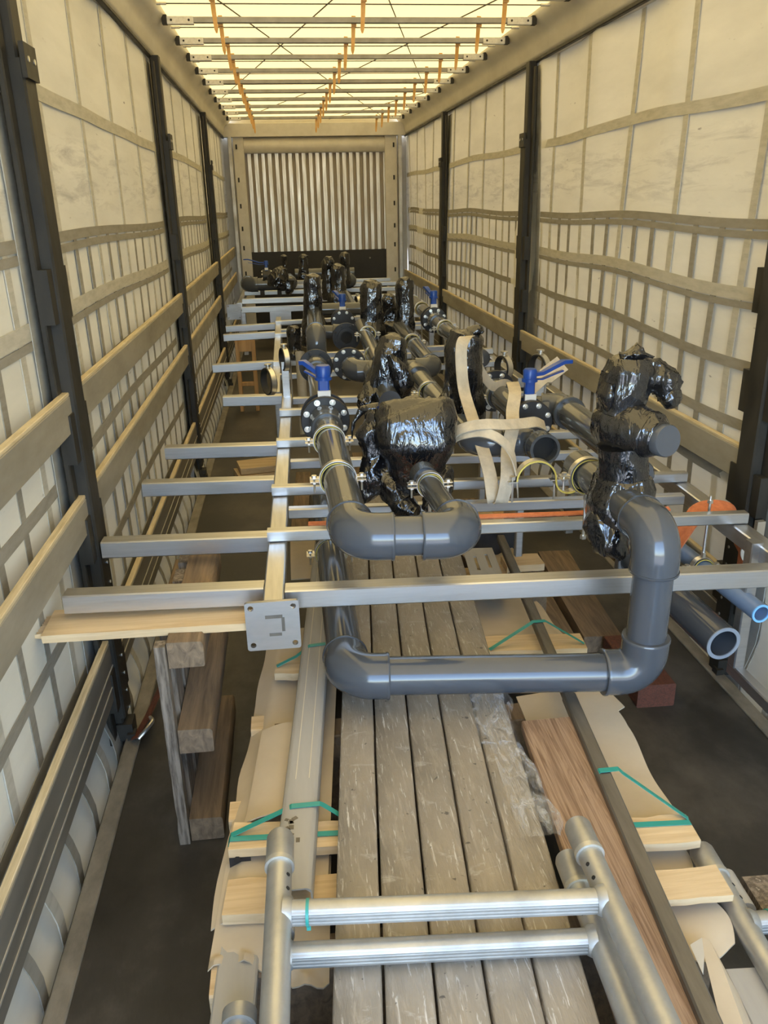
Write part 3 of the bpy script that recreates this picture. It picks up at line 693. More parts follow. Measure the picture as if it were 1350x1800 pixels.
# ------------------------------------------------------------------ middle rack and its pipes
F2 = thing('pipe_rack', 'middle stainless rack with grey pipes between the near rack and the far one', 'pipe rack', (.1, 6.7, .62))
b = MB(); b.bar((-.612, 4.93, .77), (-.612, 8.52, .77), .055, .06); b.build('rail', 'stainless_y', F2)
b = MB(); b.bar((.93, 4.93, .79), (.93, 8.52, .79), .055, .06); b.build('rail', 'stainless_y', F2)
zz2 = lambda x: .02*(x+.6)
for y, t in ((5.50, 0), (5.80, 1), (6.24, 0), (7.15, 1), (7.62, 0), (7.95, 1), (8.22, 0)):
    b = MB(); zt = .835 if t else .80
    b.bar((-.635, y, zt-.02+zz2(-.63)), (.95, y, zt-.02+zz2(.95)), .04, .04); b.build('beam', 'stainless', F2)
for xe, y in ((-1.08, 6.02), (-1.10, 7.50), (-1.115, 8.06)):
    b = MB(); b.bar((xe, y, .77+zz2(xe)), (-.64, y, .77), .06, .06); b.build('outrigger', 'stainless', F2)
for y in (5.6, 8.3):
    for x in (-.612, .93):
        b = MB(); b.bar((x, y, .74), (x, y, .3), .05, .05, (0, 1, 0)); b.build('upright', 'stainless', F2)
for c, r in (((.532, 5.45, 1.07), .05), ((.535, 6.45, 1.08), .05), ((.54, 6.95, 1.08), .05), ((.25, 5.05, 1.05), .045), ((-.01, 5.25, 1.08), .045), ((-.03, 4.72, 1.04), .045)):
    clamp(F2, c, AX, r, .82)
empty_clamp(F2, (.16, 8.0, .98), (1, .2, 0), .05, .84)
S6 = thing('pipe_spool', 'long grey pipe along the right curtain beyond the white strap', 'pipe', (.53, 6, 1.0)); run(S6, [(.525, 4.35, 1.06), (.532, 5.85, 1.07)], .05); run(S6, [(.532, 5.95, 1.07), (.545, 7.55, 1.09)], .05)
adapter(S6, V((.532, 5.84, 1.07)), V((0, -1, 0)), .05, .12); adapter(S6, V((.533, 5.96, 1.07)), V((0, 1, 0)), .05, .12)
valve('blue lever valve with black flange on the pipe along the right curtain', (.532, 5.90, 1.07), AX, .09, (-.35, .9, 0), .11, lever_len=.13)
S7 = thing('pipe_spool', 'grey pipe cluster with cross pipe between the upright wrapped fittings', 'pipe', (.1, 4.3, 1.0))
run(S7, [(.265, 5.75, 1.05), (.25, 4.30, 1.03), (-.16, 4.32, 1.02)], .048, Rb=.065, sl=.03)
b = MB(); b.cyl((.15, 4.36, 1.01), (.165, 3.45, 1.0), .05, 30); b.build('pipe', 'pvc', S7)
b = MB(); b.lathe((.15, 4.26, 1.01), (0.02, -1, 0), [(-.06, .062), (.10, .062), (.105, .058)], 30); b.build('tee_socket', 'pvc', S7)
b = MB(); b.cyl((-.07, 4.36, 1.02), (-.07, 3.6, 1.02), .05, 30); b.build('pipe', 'pvc', S7)
b = MB(); b.lathe((-.07, 4.26, 1.02), (0, -1, 0), [(-.06, .062), (.10, .062), (.105, .058)], 30); b.build('tee_socket', 'pvc', S7)
b = MB(); b.lathe((.08, 4.31, 1.02), (1, 0, 0), [(-.03, .056), (.03, .056)], 30); b.build('coupling', 'pvc', S7)
elbow(S7, (-.165, 4.33, 1.02), (1, 0, 0), (-.2, 1, .1), .05, Rb=.06, sl=.03)
flange(S7, (-.185, 4.52, 1.03), (-.15, -1, 0), .092, bm='zinc')
S8 = thing('pipe_spool', 'grey pipe slanting forward from the tall wrapped fitting with pale top', 'pipe', (0, 5, 1.0)); run(S8, [(-.02, 5.6, 1.09), (-.03, 4.45, 1.04)], .045)
S9 = thing('pipe_spool', 'grey pipe bending down behind the left black flange', 'pipe', (-.33, 5.5, 1.0)); run(S9, [(-.318, 6.3, 1.11), (-.345, 5.10, 1.11), (-.345, 5.12, .86)], .052, Rb=.07)
S10 = thing('pipe_spool', 'grey side pipe ending in an open black flange with round hole', 'pipe', (-.2, 6.0, .95)); run(S10, [(-.30, 5.98, 1.0), (-.105, 5.96, .99), (-.112, 5.815, .985)], .05, Rb=.06, sl=.03)
flange(S10, (-.111, 5.80, .985), (0, -1, 0), .098, hole=.042, bm='flange'); b = MB(); b.ring((-.111, 5.772, .985), AX, .042, .062, .02); b.build('gasket_face', 'flange', S10)
b = MB(); b.cyl((-.111, 5.784, .985), (-.111, 5.79, .985), .0425, 24); b.build('dark_bore', 'dark', S10)  # dark disc in place of the shade inside the flange hole
valve('small blue valve with black flange behind the open flange, middle rack', (-.095, 6.35, 1.02), AX, .092, (-.6, .6, 0), .11, lever_len=.09)
S11 = thing('pipe_spool', 'pale grey cross pipe behind the small blue valve', 'pipe', (-.02, 7.2, .95)); run(S11, [(-.25, 7.3, 1.0), (.3, 7.28, 1.0)], .055); run(S11, [(.06, 7.32, 1.0), (.06, 8.2, 1.02)], .05)
# short light grey pipe stub standing under the middle rack
P3 = thing('pipe_stub', 'light grey pipe stub standing between rack beams by the left black flange', 'pipe', (-.44, 5.35, .3)); b = MB(); b.cyl((-.445, 5.30, .42), (-.445, 5.55, .93), .032, 20); b.build('pipe', 'profile_grey', P3)

# ------------------------------------------------------------------ far rack
F3 = thing('pipe_rack', 'far stainless rack in front of the bulkhead, foot plate at the left curtain', 'pipe rack', (.0, 9.9, .62))
mw = Matrix(((1, 0, 0, -1.125), (0, 0, -1, 9.6), (0, 1, 0, .735), (0, 0, 0, 1)))
plate_holes('foot_plate', [(-.08, -.085), (.08, -.085), (.08, .085), (-.08, .085)], [ngon(sx*.062, sy*.065, .008, 8) for sx in (-1, 1) for sy in (-1, 1)], .012, 'plate', F3, mw)
b = MB(); b.bar((-1.06, 9.62, .80), (-1.06, 11.9, .80), .06, .06); b.build('rail', 'stainless_y', F3)
b = MB(); b.bar((.95, 9.62, .80), (.95, 11.9, .80), .06, .06); b.build('rail', 'stainless_y', F3)
for y, z, h in ((9.55, .76, .065), (9.75, .835, .06), (10.4, .86, .05), (11.1, .86, .05), (11.7, .86, .05)):
    b = MB(); b.bar((-1.03, y, z), (.93, y, z), .05, h); b.build('beam', 'stainless', F3)
b = MB(); b.box((-.60, 9.50, .66), (.24, .012, .16)); b.build('hanger_plate', 'stainless', F3)
for x in (-1.02, .93):
    b = MB(); b.bar((x, 9.58, .75), (x, 9.58, .25), .05, .05, (0, 1, 0)); b.build('upright', 'stainless', F3)
S12 = thing('pipe_spool', 'thick grey pipe lying across the far rack at the left', 'pipe', (-.7, 9.9, .9)); run(S12, [(-.98, 10.4, 1.0), (-.96, 9.95, 1.0), (-.47, 9.95, 1.0), (-.47, 10.5, 1.0)], .072, Rb=.085, sl=.03)
for x in (-.8, -.6):
    b = MB(); b.box((x, 9.95, .90), (.05, .1, .06)); b.build('pipe_saddle', 'post', S12)
S13 = thing('pipe_spool', 'grey cross pipes between wrapped fittings in front of the bulkhead', 'pipe', (0, 10.6, .9)); run(S13, [(-.40, 10.7, 1.05), (.35, 10.7, 1.05)], .06); run(S13, [(.02, 10.0, 1.0), (.24, 10.0, 1.0), (.24, 10.6, 1.0)], .072, Rb=.085, sl=.03)
for x in (-.2, .2):
    b = MB(); b.box((x, 10.7, .935), (.05, .1, .12)); b.build('pipe_saddle', 'post', S13)
valve('small blue valve with long pale lever on the far rack by the bulkhead', (-.735, 9.95, 1.09), V((1, 0, 0)), .075, (-1, .1, 0), .10, lever_len=.26)

# ================================================================== black film wrapped fittings
def crinkle(p, seed, a):
    """taut plastic: soft bulges, flat facets between thin raised creases, long tension folds"""
    q = p + V((seed*3.1, seed*1.7, seed*.9))
    big = noise.noise(q*8)*.014
    w = q + V((noise.noise(q*11), noise.noise(q*11+V((9, 0, 0))), noise.noise(q*11+V((0, 9, 0)))))*.028
    d, _ = noise.voronoi(V((w.x*16, w.y*16, w.z*9)))
    crease = exp(-(d[1]-d[0])*9)*.0055 + d[0]*.004
    th = seed*1.3; u = w.x*cos(th)+w.y*sin(th)
    fold = max(0, noise.noise(V((u*48, w.z*16+u*10, seed))))**1.5*.008
    return (big+crease+fold-.006)*a

def lobe(b, spine, rads, n=44, seed=1, a=1.0, ex=2.0, sub=9):
    n = int(n*1.6)
    """skin of plastic along a spine; rads = (rx, ry) per point, ex>2 squarer section"""
    sp = [V(p) for p in spine]; P = []; Rr = []
    for i in range(len(sp)-1):
        for k in range(sub):
            t = k/sub; s = t*t*(3-2*t)*.5+t*.5
            P.append(sp[i].lerp(sp[i+1], t)); Rr.append((rads[i][0]+(rads[i+1][0]-rads[i][0])*s, rads[i][1]+(rads[i+1][1]-rads[i][1])*s))
    P.append(sp[-1]); Rr.append(rads[-1]); rings = []
    for i, p in enumerate(P):
        d = (P[min(i+1, len(P)-1)]-P[max(i-1, 0)]).normalized()
        x = V((1, 0, 0)) if abs(d.x) < .8 else V((0, 1, 0))
        x = (x-d*x.dot(d)).normalized(); y = d.cross(x); ring = []
        for k in range(n):
            an = 2*pi*k/n; c, s_ = cos(an), sin(an); m = (abs(c)**ex+abs(s_)**ex)**(-1/ex)
            u = x*(c*m*Rr[i][0]) + y*(s_*m*Rr[i][1]); q = p+u
            f = 1 if u.length < 1e-6 else (u.length+crinkle(q, seed, a))/u.length
            ring.append(p+u*max(f, .3) + d*crinkle(q+V((5, 5, 5)), seed, a*.5))
        rings.append(ring)
    b.loft(rings)

def column_wrap(b, x, y, z0, z1, rx, ry, seed, a=1.0, skirt=1.25, ex=2.3, top=.75):
    h = z1-z0
    lobe(b, [(x, y, z0), (x, y, z0+.12*h), (x, y, z0+.3*h), (x, y, z0+.55*h), (x, y, z0+.82*h), (x+.2*rx, y, z0+.95*h), (x+.25*rx, y, z1)],
         [(rx*skirt*1.0, ry*skirt), (rx*skirt, ry*skirt), (rx*1.0, ry), (rx*.94, ry*.95), (rx*.92, ry*.92), (rx*top, ry*top), (rx*.22, ry*.22)], 40, seed, a, ex)

W = []
def wrapped(name, label, loc, fn, grp='fittings wrapped in black plastic film'):
    t = thing(name, label, 'wrapped fitting', loc, grp); b = MB(); fn(b); o = b.build('plastic_film', 'film', t, sharp=75); W.append(o); return t

def w1(b):
    lobe(b, [(.455, 2.20, .915), (.45, 2.20, .96), (.452, 2.20, 1.01), (.462, 2.20, 1.07), (.466, 2.20, 1.10)], [(.06, .07), (.085, .10), (.092, .10), (.085, .085), (.07, .07)], 48, 1, 1.0, 2.6)            # skirt round the pipe
    lobe(b, [(.405, 2.22, .995), (.40, 2.18, .95), (.415, 2.15, .90), (.45, 2.13, .86)], [(.05, .06), (.065, .07), (.06, .06), (.015, .02)], 44, 2, 1.1)
    lobe(b, [(.535, 2.22, 1.02), (.545, 2.19, .97), (.545, 2.17, .935)], [(.025, .04), (.035, .045), (.012, .02)], 30, 9, 1.2)
    lobe(b, [(.455, 2.20, 1.03), (.455, 2.20, 1.09), (.450, 2.20, 1.13), (.447, 2.20, 1.19)], [(.080, .08), (.068, .07), (.068, .07), (.075, .075)], 48, 3, .8)
    lobe(b, [(.523, 2.12, 1.225), (.51, 2.15, 1.228), (.47, 2.20, 1.232), (.43, 2.25, 1.236), (.395, 2.29, 1.236)], [(.050, .052), (.066, .068), (.075, .082), (.070, .08), (.035, .045)], 48, 4, .55)   # barrel with cap
    lobe(b, [(.44, 2.24, 1.27), (.455, 2.24, 1.33), (.468, 2.24, 1.385), (.472, 2.25, 1.43), (.472, 2.25, 1.448)], [(.060, .06), (.078, .075), (.078, .07), (.055, .055), (.018, .02)], 48, 5, .9)
    lobe(b, [(.48, 2.24, 1.385), (.53, 2.24, 1.385), (.57, 2.23, 1.365), (.600, 2.23, 1.345), (.615, 2.23, 1.335)], [(.05, .05), (.055, .055), (.045, .05), (.034, .042), (.008, .01)], 40, 6, 1.7)
    lobe(b, [(.56, 2.22, 1.37), (.585, 2.21, 1.33), (.59, 2.21, 1.295)], [(.03, .03), (.032, .035), (.008, .01)], 30, 8, 1.6)
    lobe(b, [(.43, 2.22, 1.44), (.475, 2.21, 1.455), (.52, 2.21, 1.44)], [(.02, .02), (.032, .03), (.012, .012)], 30, 10, 1.5)
    lobe(b, [(.395, 2.22, 1.37), (.392, 2.22, 1.335), (.398, 2.22, 1.29)], [(.012, .03), (.022, .04), (.01, .02)], 30, 7, .6)
t = wrapped('wrapped_valve', 'big black film bundle with round grey end cap on the right pipe', (.45, 2.2, .86), w1)
b = MB(); dcap = V((.535, 2.095, 1.224)); dd = V((.30, -.94, .10)).normalized()
b.lathe(dcap-dd*.03, dd, [(0, .047), (.026, .047), (.030, .044)], 36); b.build('end_cap', 'pvc', t, sharp=40)
b = MB(); b.lathe((.49, 2.30, 1.07), (.85, -.5, 0), [(0, .052), (.05, .052), (.075, .045), (.095, .028), (.102, .005)], 30); b.build('pipe_dome', 'pvc', t, sharp=60)

def w2(b):
    lobe(b, [(-.085, 2.80, .865), (-.085, 2.80, .90), (-.085, 2.80, .96), (-.082, 2.80, 1.06), (-.08, 2.81, 1.125), (-.09, 2.83, 1.15), (-.09, 2.85, 1.165)],
         [(.05, .05), (.072, .075), (.098, .09), (.145, .12), (.152, .115), (.135, .095), (.04, .03)], 52, 11, .6, 3.6)
    lobe(b, [(-.14, 2.86, 1.13), (-.06, 2.86, 1.16), (.03, 2.87, 1.145), (.05, 2.87, 1.13)], [(.04, .05), (.055, .06), (.045, .05), (.015, .02)], 36, 12, 1.5)
    lobe(b, [(-.20, 2.84, 1.16), (-.235, 2.82, 1.08), (-.225, 2.81, 1.0), (-.235, 2.80, .93), (-.275, 2.79, .855), (-.285, 2.79, .83)], [(.045, .04), (.05, .04), (.05, .04), (.055, .045), (.035, .03), (.012, .015)], 36, 13, 1.6)
    lobe(b, [(-.21, 2.83, .98), (-.18, 2.78, .90), (-.135, 2.74, .84), (-.085, 2.70, .825)], [(.05, .04), (.055, .045), (.05, .04), (.02, .02)], 36, 14, 1.3)
    lobe(b, [(-.20, 2.87, 1.17), (-.26, 2.88, 1.165), (-.295, 2.87, 1.12), (-.30, 2.87, 1.06)], [(.02, .02), (.014, .014), (.012, .012), (.006, .006)], 16, 15, .5)
    lobe(b, [(-.06, 2.68, .84), (-.02, 2.71, .86), (.01, 2.74, .91), (.03, 2.78, .96)], [(.02, .02), (.05, .04), (.05, .04), (.03, .03)], 30, 16, 1.0)
wrapped('wrapped_valve', 'box-shaped black film bundle at the end of the thin grey pipe', (-.08, 2.8, .84), w2)

def w3(b):
    lobe(b, [(-.06, 3.85, .96), (-.06, 3.85, 1.04), (-.045, 3.85, 1.12), (-.03, 3.85, 1.20), (-.02, 3.85, 1.26), (-.015, 3.86, 1.285)],
         [(.125, .10), (.105, .09), (.088, .08), (.078, .075), (.062, .06), (.015, .02)], 48, 21, .9, 2.6)
    lobe(b, [(-.10, 3.82, 1.08), (-.135, 3.80, 1.02), (-.175, 3.78, .97), (-.205, 3.78, .95)], [(.04, .04), (.05, .045), (.04, .04), (.01, .01)], 30, 22, 1.4)
    lobe(b, [(-.05, 3.78, 1.20), (-.01, 3.77, 1.13), (.015, 3.77, 1.06), (.02, 3.78, 1.0)], [(.02, .02), (.04, .03), (.05, .035), (.03, .02)], 30, 23, .8)
wrapped('wrapped_valve', 'upright black film bundle with gathered peak behind the box-shaped bundle', (-.06, 3.85, .95), w3)
def w4(b):
    column_wrap(b, .245, 3.50, .90, 1.345, .092, .09, 31, .7, 1.12, 2.2, .85)
    lobe(b, [(.18, 3.48, 1.15), (.165, 3.46, 1.05), (.16, 3.45, .96), (.15, 3.45, .90)], [(.02, .03), (.035, .04), (.045, .04), (.02, .02)], 30, 32, 1.4)
    lobe(b, [(.27, 3.50, 1.32), (.31, 3.50, 1.345), (.33, 3.50, 1.33)], [(.03, .03), (.022, .02), (.006, .006)], 20, 33, 1.0)
wrapped('wrapped_valve', 'cylindrical black film bundle with the white strap looped over it', (.245, 3.5, .9), w4)
def colw(nm, label, x, y, z0, z1, rx, seed, a=1.0, sk=1.2, extra=None):
    def f(b):
        column_wrap(b, x, y, z0, z1, rx, rx*.95, seed, a, sk)
        if extra: extra(b)
    return wrapped(nm, label, (x, y, z0), f)
colw('wrapped_valve', 'tall black film bundle standing over the left pipe, left of the pale-topped one', -.325, 6.2, .96, 1.395, .075, 41, .9, 1.25, lambda b: lobe(b, [(-.33, 6.12, 1.12), (-.37, 6.10, 1.0), (-.37, 6.09, .90), (-.36, 6.09, .86)], [(.03, .03), (.05, .04), (.045, .04), (.01, .01)], 30, 42, 1.3))
colw('wrapped_valve', 'tall black film bundle with pale torn top in the middle of the load', .055, 5.65, 1.0, 1.385, .08, 43, .8, 1.3)
colw('wrapped_valve', 'tall narrow black film bundle beside the right curtain pipe', .30, 5.72, 1.02, 1.39, .066, 44, .8, 1.1)
colw('wrapped_valve', 'low crumpled black film bundle between the two tall right-hand bundles', .225, 6.05, .98, 1.25, .055, 45, 1.5, 1.3)
def w8(b):
    column_wrap(b, .005, 8.55, .93, 1.30, .085, .08, 46, .9, 1.4)
    lobe(b, [(-.10, 8.62, 1.2), (-.085, 8.6, 1.29), (-.06, 8.6, 1.35), (-.05, 8.6, 1.37)], [(.05, .05), (.07, .06), (.05, .05), (.01, .01)], 36, 47, 1.3)
    lobe(b, [(-.06, 8.6, .95), (-.07, 8.6, 1.1), (-.085, 8.6, 1.25)], [(.09, .07), (.08, .06), (.06, .05)], 36, 48, 1.0)
wrapped('wrapped_valve', 'double-headed black film bundle before the dark bulkhead panel', (0, 8.55, .93), w8)
def w9(b):
    lobe(b, [(-.62, 9.55, 1.0), (-.60, 9.55, 1.08), (-.56, 9.55, 1.15), (-.53, 9.55, 1.20), (-.52, 9.55, 1.22)], [(.13, .09), (.12, .09), (.09, .08), (.05, .05), (.02, .02)], 44, 51, 1.5)
    lobe(b, [(-.53, 9.55, 1.18), (-.525, 9.55, 1.24), (-.52, 9.55, 1.33), (-.52, 9.55, 1.35)], [(.03, .03), (.025, .025), (.04, .035), (.01, .01)], 24, 52, 1.0)
    lobe(b, [(-.50, 9.53, .92), (-.48, 9.53, .98), (-.49, 9.54, 1.06)], [(.03, .03), (.06, .05), (.06, .05)], 30, 53, 1.2)
wrapped('wrapped_valve', 'squat black film bundle with thin twisted neck on the thick far pipe', (-.58, 9.55, .95), w9)
colw('wrapped_valve', 'slim black film bundle behind the tall left bundle, before the bulkhead', -.30, 9.9, 1.05, 1.33, .06, 54, 1.0, 1.1)
colw('wrapped_valve', 'rightmost small black film bundle with white glint before the bulkhead', .175, 9.93, .98, 1.345, .064, 55, .9, 1.2)
colw('wrapped_valve', 'smallest black film bundle sitting low on the middle rack at the left', -.475, 5.84, .842, 1.07, .054, 56, .9, 1.35)

# ================================================================== straps
def smooth(pts, k=6):
    pts = [V(p) for p in pts]; out = []
    for i in range(len(pts)-1):
        p0, p1, p2, p3 = pts[max(i-1, 0)], pts[i], pts[i+1], pts[min(i+2, len(pts)-1)]
        for j in range(k):
            t = j/k; out.append(.5*((2*p1)+(p2-p0)*t+(2*p0-5*p1+4*p2-p3)*t*t+(3*p1-p0-3*p2+p3)*t**3))
    return out+[pts[-1]]
ws = thing('lashing_strap', 'worn white lashing strap looped over the cylindrical bundle and cross pipe', 'strap', (.22, 2.9, .85))
b = MB(); b.ribbon(smooth([(.34, 3.62, 1.17), (.31, 3.56, 1.27), (.25, 3.44, 1.325), (.21, 3.375, 1.30), (.205, 3.35, 1.21), (.208, 3.30, 1.12), (.208, 3.15, 1.05), (.20, 2.90, .975), (.197, 2.78, .92), (.195, 2.72, .86), (.20, 2.72, .838)]), [(1, .12, .03)]*61, .05, .005); b.build('strap_run', 'strap_white', ws)
b = MB(); b.ribbon(smooth([(.215, 2.715, .835), (.225, 2.70, .85), (.245, 2.715, .93), (.275, 2.83, 1.0), (.31, 2.90, 1.065), (.335, 3.0, 1.10), (.37, 3.10, 1.15), (.40, 3.25, 1.16)]), (1, .1, .05), .05, .005); b.build('strap_run', 'strap_white', ws)
b = MB(); b.ribbon(smooth([(.07, 2.85, 1.055), (.085, 2.82, 1.085), (.13, 2.80, 1.105), (.19, 2.80, 1.108), (.26, 2.83, 1.095), (.34, 2.87, 1.085), (.40, 2.90, 1.080), (.445, 2.93, 1.055)]), (.1, .75, .55), .045, .005); b.build('strap_run', 'strap_white', ws)
b = MB(); b.ribbon(smooth([(.072, 2.84, 1.050), (.10, 2.80, 1.075), (.16, 2.78, 1.085), (.22, 2.76, 1.065), (.26, 2.74, 1.02), (.275, 2.72, .965), (.285, 2.72, .90), (.30, 2.76, .85)]), (.15, .7, .6), .04, .005); b.build('strap_run', 'strap_white', ws)
b = MB(); b.ribbon(smooth([(.33, 3.60, 1.18), (.37, 3.62, 1.11), (.42, 3.64, 1.06), (.49, 3.68, 1.06), (.56, 3.72, 1.0)]), (.4, .3, .8), .045, .004); b.build('strap_run', 'strap_white', ws)
b = MB(); b.ribbon(smooth([(.50, 3.34, 1.10), (.54, 3.36, 1.125), (.60, 3.38, 1.165), (.66, 3.40, 1.20)]), (.1, .5, .8), [.05]*10+[.075]*9, .012); b.build('folded_strap', 'strap_white', ws)
os_ = thing('ratchet_strap', 'orange strap lying behind the second beam and looping up at the right', 'strap', (.5, 2.6, .8))
b = MB(); b.ribbon([(-.48, 2.598, .842), (0, 2.586, .838), (.4, 2.572, .833), (.80, 2.566, .829)], (0, 1, .2), .022, .006); b.build('strap_run', 'strap_orange', os_)
b = MB(); b.ribbon(smooth([(.80, 2.60, .58), (.86, 2.60, .68), (.91, 2.62, .745), (.955, 2.64, .785), (1.02, 2.64, .795), (1.09, 2.64, .775), (1.13, 2.66, .72), (1.15, 2.68, .60)]), (.15, .9, .35), .075, .005); b.build('strap_run', 'strap_orange', os_)
b = MB(); b.ribbon([(1.165, 2.66, .45), (1.16, 2.66, .60)], (0, 1, 0), .05, .004); b.build('strap_tail', 'strap_orange', os_)
rt_ = thing('strap_ratchet', 'round steel strap ratchet hanging beside the right post', 'ratchet', (1.15, 2.6, .6))
b = MB(); b.lathe((1.125, 2.52, .66), (-.3, -1, 0), [(0, .055), (.012, .055)], 24); b.build('ratchet_wheel', 'galv', rt_)
b = MB(); b.lathe((1.12, 2.508, .66), (-.3, -1, 0), [(0, .016), (.02, .016)], 14); b.box((1.13, 2.53, .74), (.03, .02, .07)); b.build('hub', 'zinc', rt_)
tl = thing('strap_loop', 'dirty white strap coil lying on the floor beyond the second beam', 'strap', (.55, 3.4, .0))
pts = [(.55+.13*cos(a), 3.55+.16*sin(a), .03) for a in [2*pi*i/26 for i in range(25)]]
b = MB(); b.ribbon(pts, (0, 0, 1), .045, .006); b.build('strap_run', 'strap_white', tl)
ls = thing('lashing_strap', 'thin brown strap with hook tied to the floor edge at the left post', 'strap', (-1.1, 2.6, 0))
b = MB(); b.ribbon(smooth([(-1.165, 2.60, .03), (-1.13, 2.72, .05), (-1.07, 2.95, .12), (-1.0, 3.2, .25)]), (1, -.3, .6), .035, .004); b.build('strap_run', 'wood_red', ls)
b = MB(); b.tube(smooth([(-1.15, 2.60, .03), (-1.12, 2.62, .055), (-1.105, 2.66, .06), (-1.12, 2.70, .05)]), .008, 8); b.build('strap_hook', 'zinc', ls)
b = MB(); b.ribbon([(-1.02, 2.86, .03), (-1.0, 2.90, .13)], (1, 0, 0), .03, .004); b.build('blue_tail', 'valve_blue', ls)

# ================================================================== long cargo lying on the floor
SL = .085
def sx(x, y): return x + SL*(y-2.0)          # the load lies slightly askew
DR = V((SL, 1, 0)).normalized()
pos5 = ['leftmost of five film-wrapped grey boards, under the left scaffold post', 'second from the left of five film-wrapped grey boards', 'middle one of five film-wrapped grey boards under the rungs',
        'second from the right of five film-wrapped grey boards', 'rightmost of five film-wrapped grey boards, with loose clear film']
for i in range(5):
    xc = -.374+.0965*i; ya, yb = .55+.02*(i % 2), 4.05+.04*((i*3) % 4)
    t = thing('wrapped_board', pos5[i], 'board', (sx(xc, 2+.37*i), 2+.37*i, .44), 'film-wrapped boards side by side')
    b = MB(); w = .091
    def prof(y, k): return [(sx(xc, y)-w/2, y, .445), (sx(xc, y)+w/2, y, .445), (sx(xc, y)+w/2, y, .4955), (sx(xc, y)+w/2-.004, y, .4995), (sx(xc, y)-w/2+.004, y, .4995), (sx(xc, y)-w/2, y, .4955)]
    n = 60; rg = []
    for j in range(n+1):
        y = ya+(yb-ya)*j/n; rg.append([(p[0]+.0012*noise.noise(V((i*3, y*6, k))), p[1], p[2]+.0018*noise.noise(V((i, y*9, k*2)))) for k, p in enumerate(prof(y, 0))])
    b.loft(rg); b.build('board', 'shrink', t, sharp=50)
    if i == 4:
        b = MB()
        def fl(u, v):
            y = 1.42+.62*v; x0 = sx(xc, y); a = u*1.0
            bul = .012*abs(noise.noise(V((u*5, v*14, 3))))+.004
            lx = x0 - .055*(1 if v > .55 else .2+.6*v) + (.11+.012*sin(v*21)+.02*max(0, sin(v*9)))*u
            z = .502+bul if u < .8 else .502+bul-(u-.8)*.22
            return (lx, y, z)
        b.grid(fl, 24, 60); b.build('loose_film', 'clear', t, sharp=25)
# timber bearers below the load, one by one
for k, (y, x0, x1, z) in enumerate(((.85, -.70, .36, .40), (1.30, -.70, .36, .37), (2.05, -.62, .42, .40), (3.0, -.50, .50, .40), (3.8, -.40, .45, .44))):
    o = MB(); o.bar((x0, y, z/2), (x1, y, z/2), .09, z, ch=.004) if k != 9 else None
    names = ['nearest the camera', 'under the near slats', 'under the hanging pipe loop', 'under the second beam', 'farthest from the camera']
    tag(o.build('bearer_beam', 'wood_old'), f'dark timber bearer across the floor carrying the load, {names[k]}', 'beam', 'timber bearers under the load')
# grey C-profile on the left
cp = thing('steel_profile', 'long pale grey C-shaped profile beside the film-wrapped boards on the left', 'profile', (sx(-.52, 2), 2, .45))
b = MB(); xo = -.515; hw = .044
pr = [(-hw, -.046), (-hw, -.014), (-hw+.003, -.006), (-hw+.008, -.002), (-hw+.014, 0), (hw-.014, 0), (hw-.008, -.002), (hw-.003, -.006), (hw, -.014), (hw, -.046), (hw-.004, -.046), (hw-.004, -.014), (hw-.014, -.004), (-hw+.014, -.004), (-hw+.004, -.014), (-hw+.004, -.046)]
b.loft([[(sx(xo, y)+p[0], y, .502+p[1]) for p in pr] for y in (1.345, 3.35)]); b.build('profile', 'profile_grey', cp, sharp=30)
for dx in (-.016, .018):
    b = MB(); b.ribbon([(sx(xo, y)+dx, y, .5026) for y in (1.7, 3.35)], (1, 0, 0), .0022, .0008); b.build('scratch_line', 'profile_line', cp, smooth=False)
for k in range(9):
    b = MB(); x = sx(xo, 1.45)+random.uniform(-.02, .02); y = 1.42+random.uniform(0, .16); b.box((x, y, .5024), (random.uniform(.006, .016), random.uniform(.006, .02), .0006), random.uniform(-.6, .6)); b.build('stencil_mark', 'steel_bar', cp, smooth=False)

# cardboard
def card(label, fn, nu=20, nv=30, th=.004, grp=None):
    b = MB(); b.grid(fn, nu, nv, (0, 0, th)); return tag(b.build('cardboard_sheet', 'cardboard', sharp=50), label, 'cardboard', grp)
def cardL(u, v):
    y = 1.38+1.28*v; x = -.738+.26*u + SL*(y-1.6) + (.014*noise.noise(V((0, y*5, 1))) if u < .05 else 0)
    z = .402 + .012*sin(v*9)*(1-u) + .022*max(0, u-.55) - (.03*(1-u*5) if u < .2 else 0)
    return (x, y, z)
card('cardboard sheet lying along the left edge of the load', cardL)
def cardL2(u, v):
    y = 1.62+.40*v; x = -.690+.105*u + SL*(y-1.6); return (x, y, .425+.028*(1-u)*u*2+.022*u**2+ (.02*(1-v*6) if v < .16 else 0))
card('smaller curled cardboard strip on top of the left sheet', cardL2, 14, 20)
def cardL3(u, v):
    y = 1.275+.27*v; x = -.725+.25*u + SL*(y-1.6); z = .395 + (.010*sin(u*25) if v < .08 else 0) + .006*sin(u*5)-.02*(1-v); return (x, y - .05*u*(1-v)+(.02*sin(u*6))*(1-v), z)
card('torn cardboard flap with ragged edge below the pale slats on the left', cardL3)
def cardR(u, v):
    y = 1.44+.68*v; edge = .012*sin(v*11)+.02*max(0, sin(v*6.5-1.4))
    x = .12+(.275+edge+.03*(v > .82))*u + .03*(y-1.6); return (x, y, .40+.014*sin(v*7+u*2)*u + .018*u*(1-u)+ 0)
card('buckled cardboard sheet on the right of the load beside the steel bar', cardR, 26, 40)
def cardR2(u, v):
    y = 1.165+.30*v+.02*sin(u*7)*(1-v); x = .14+(.215+.012*sin(v*9))*u+.05*(y-1.3); return (x, y, .385+.012*sin(v*6)*u+.01*u)
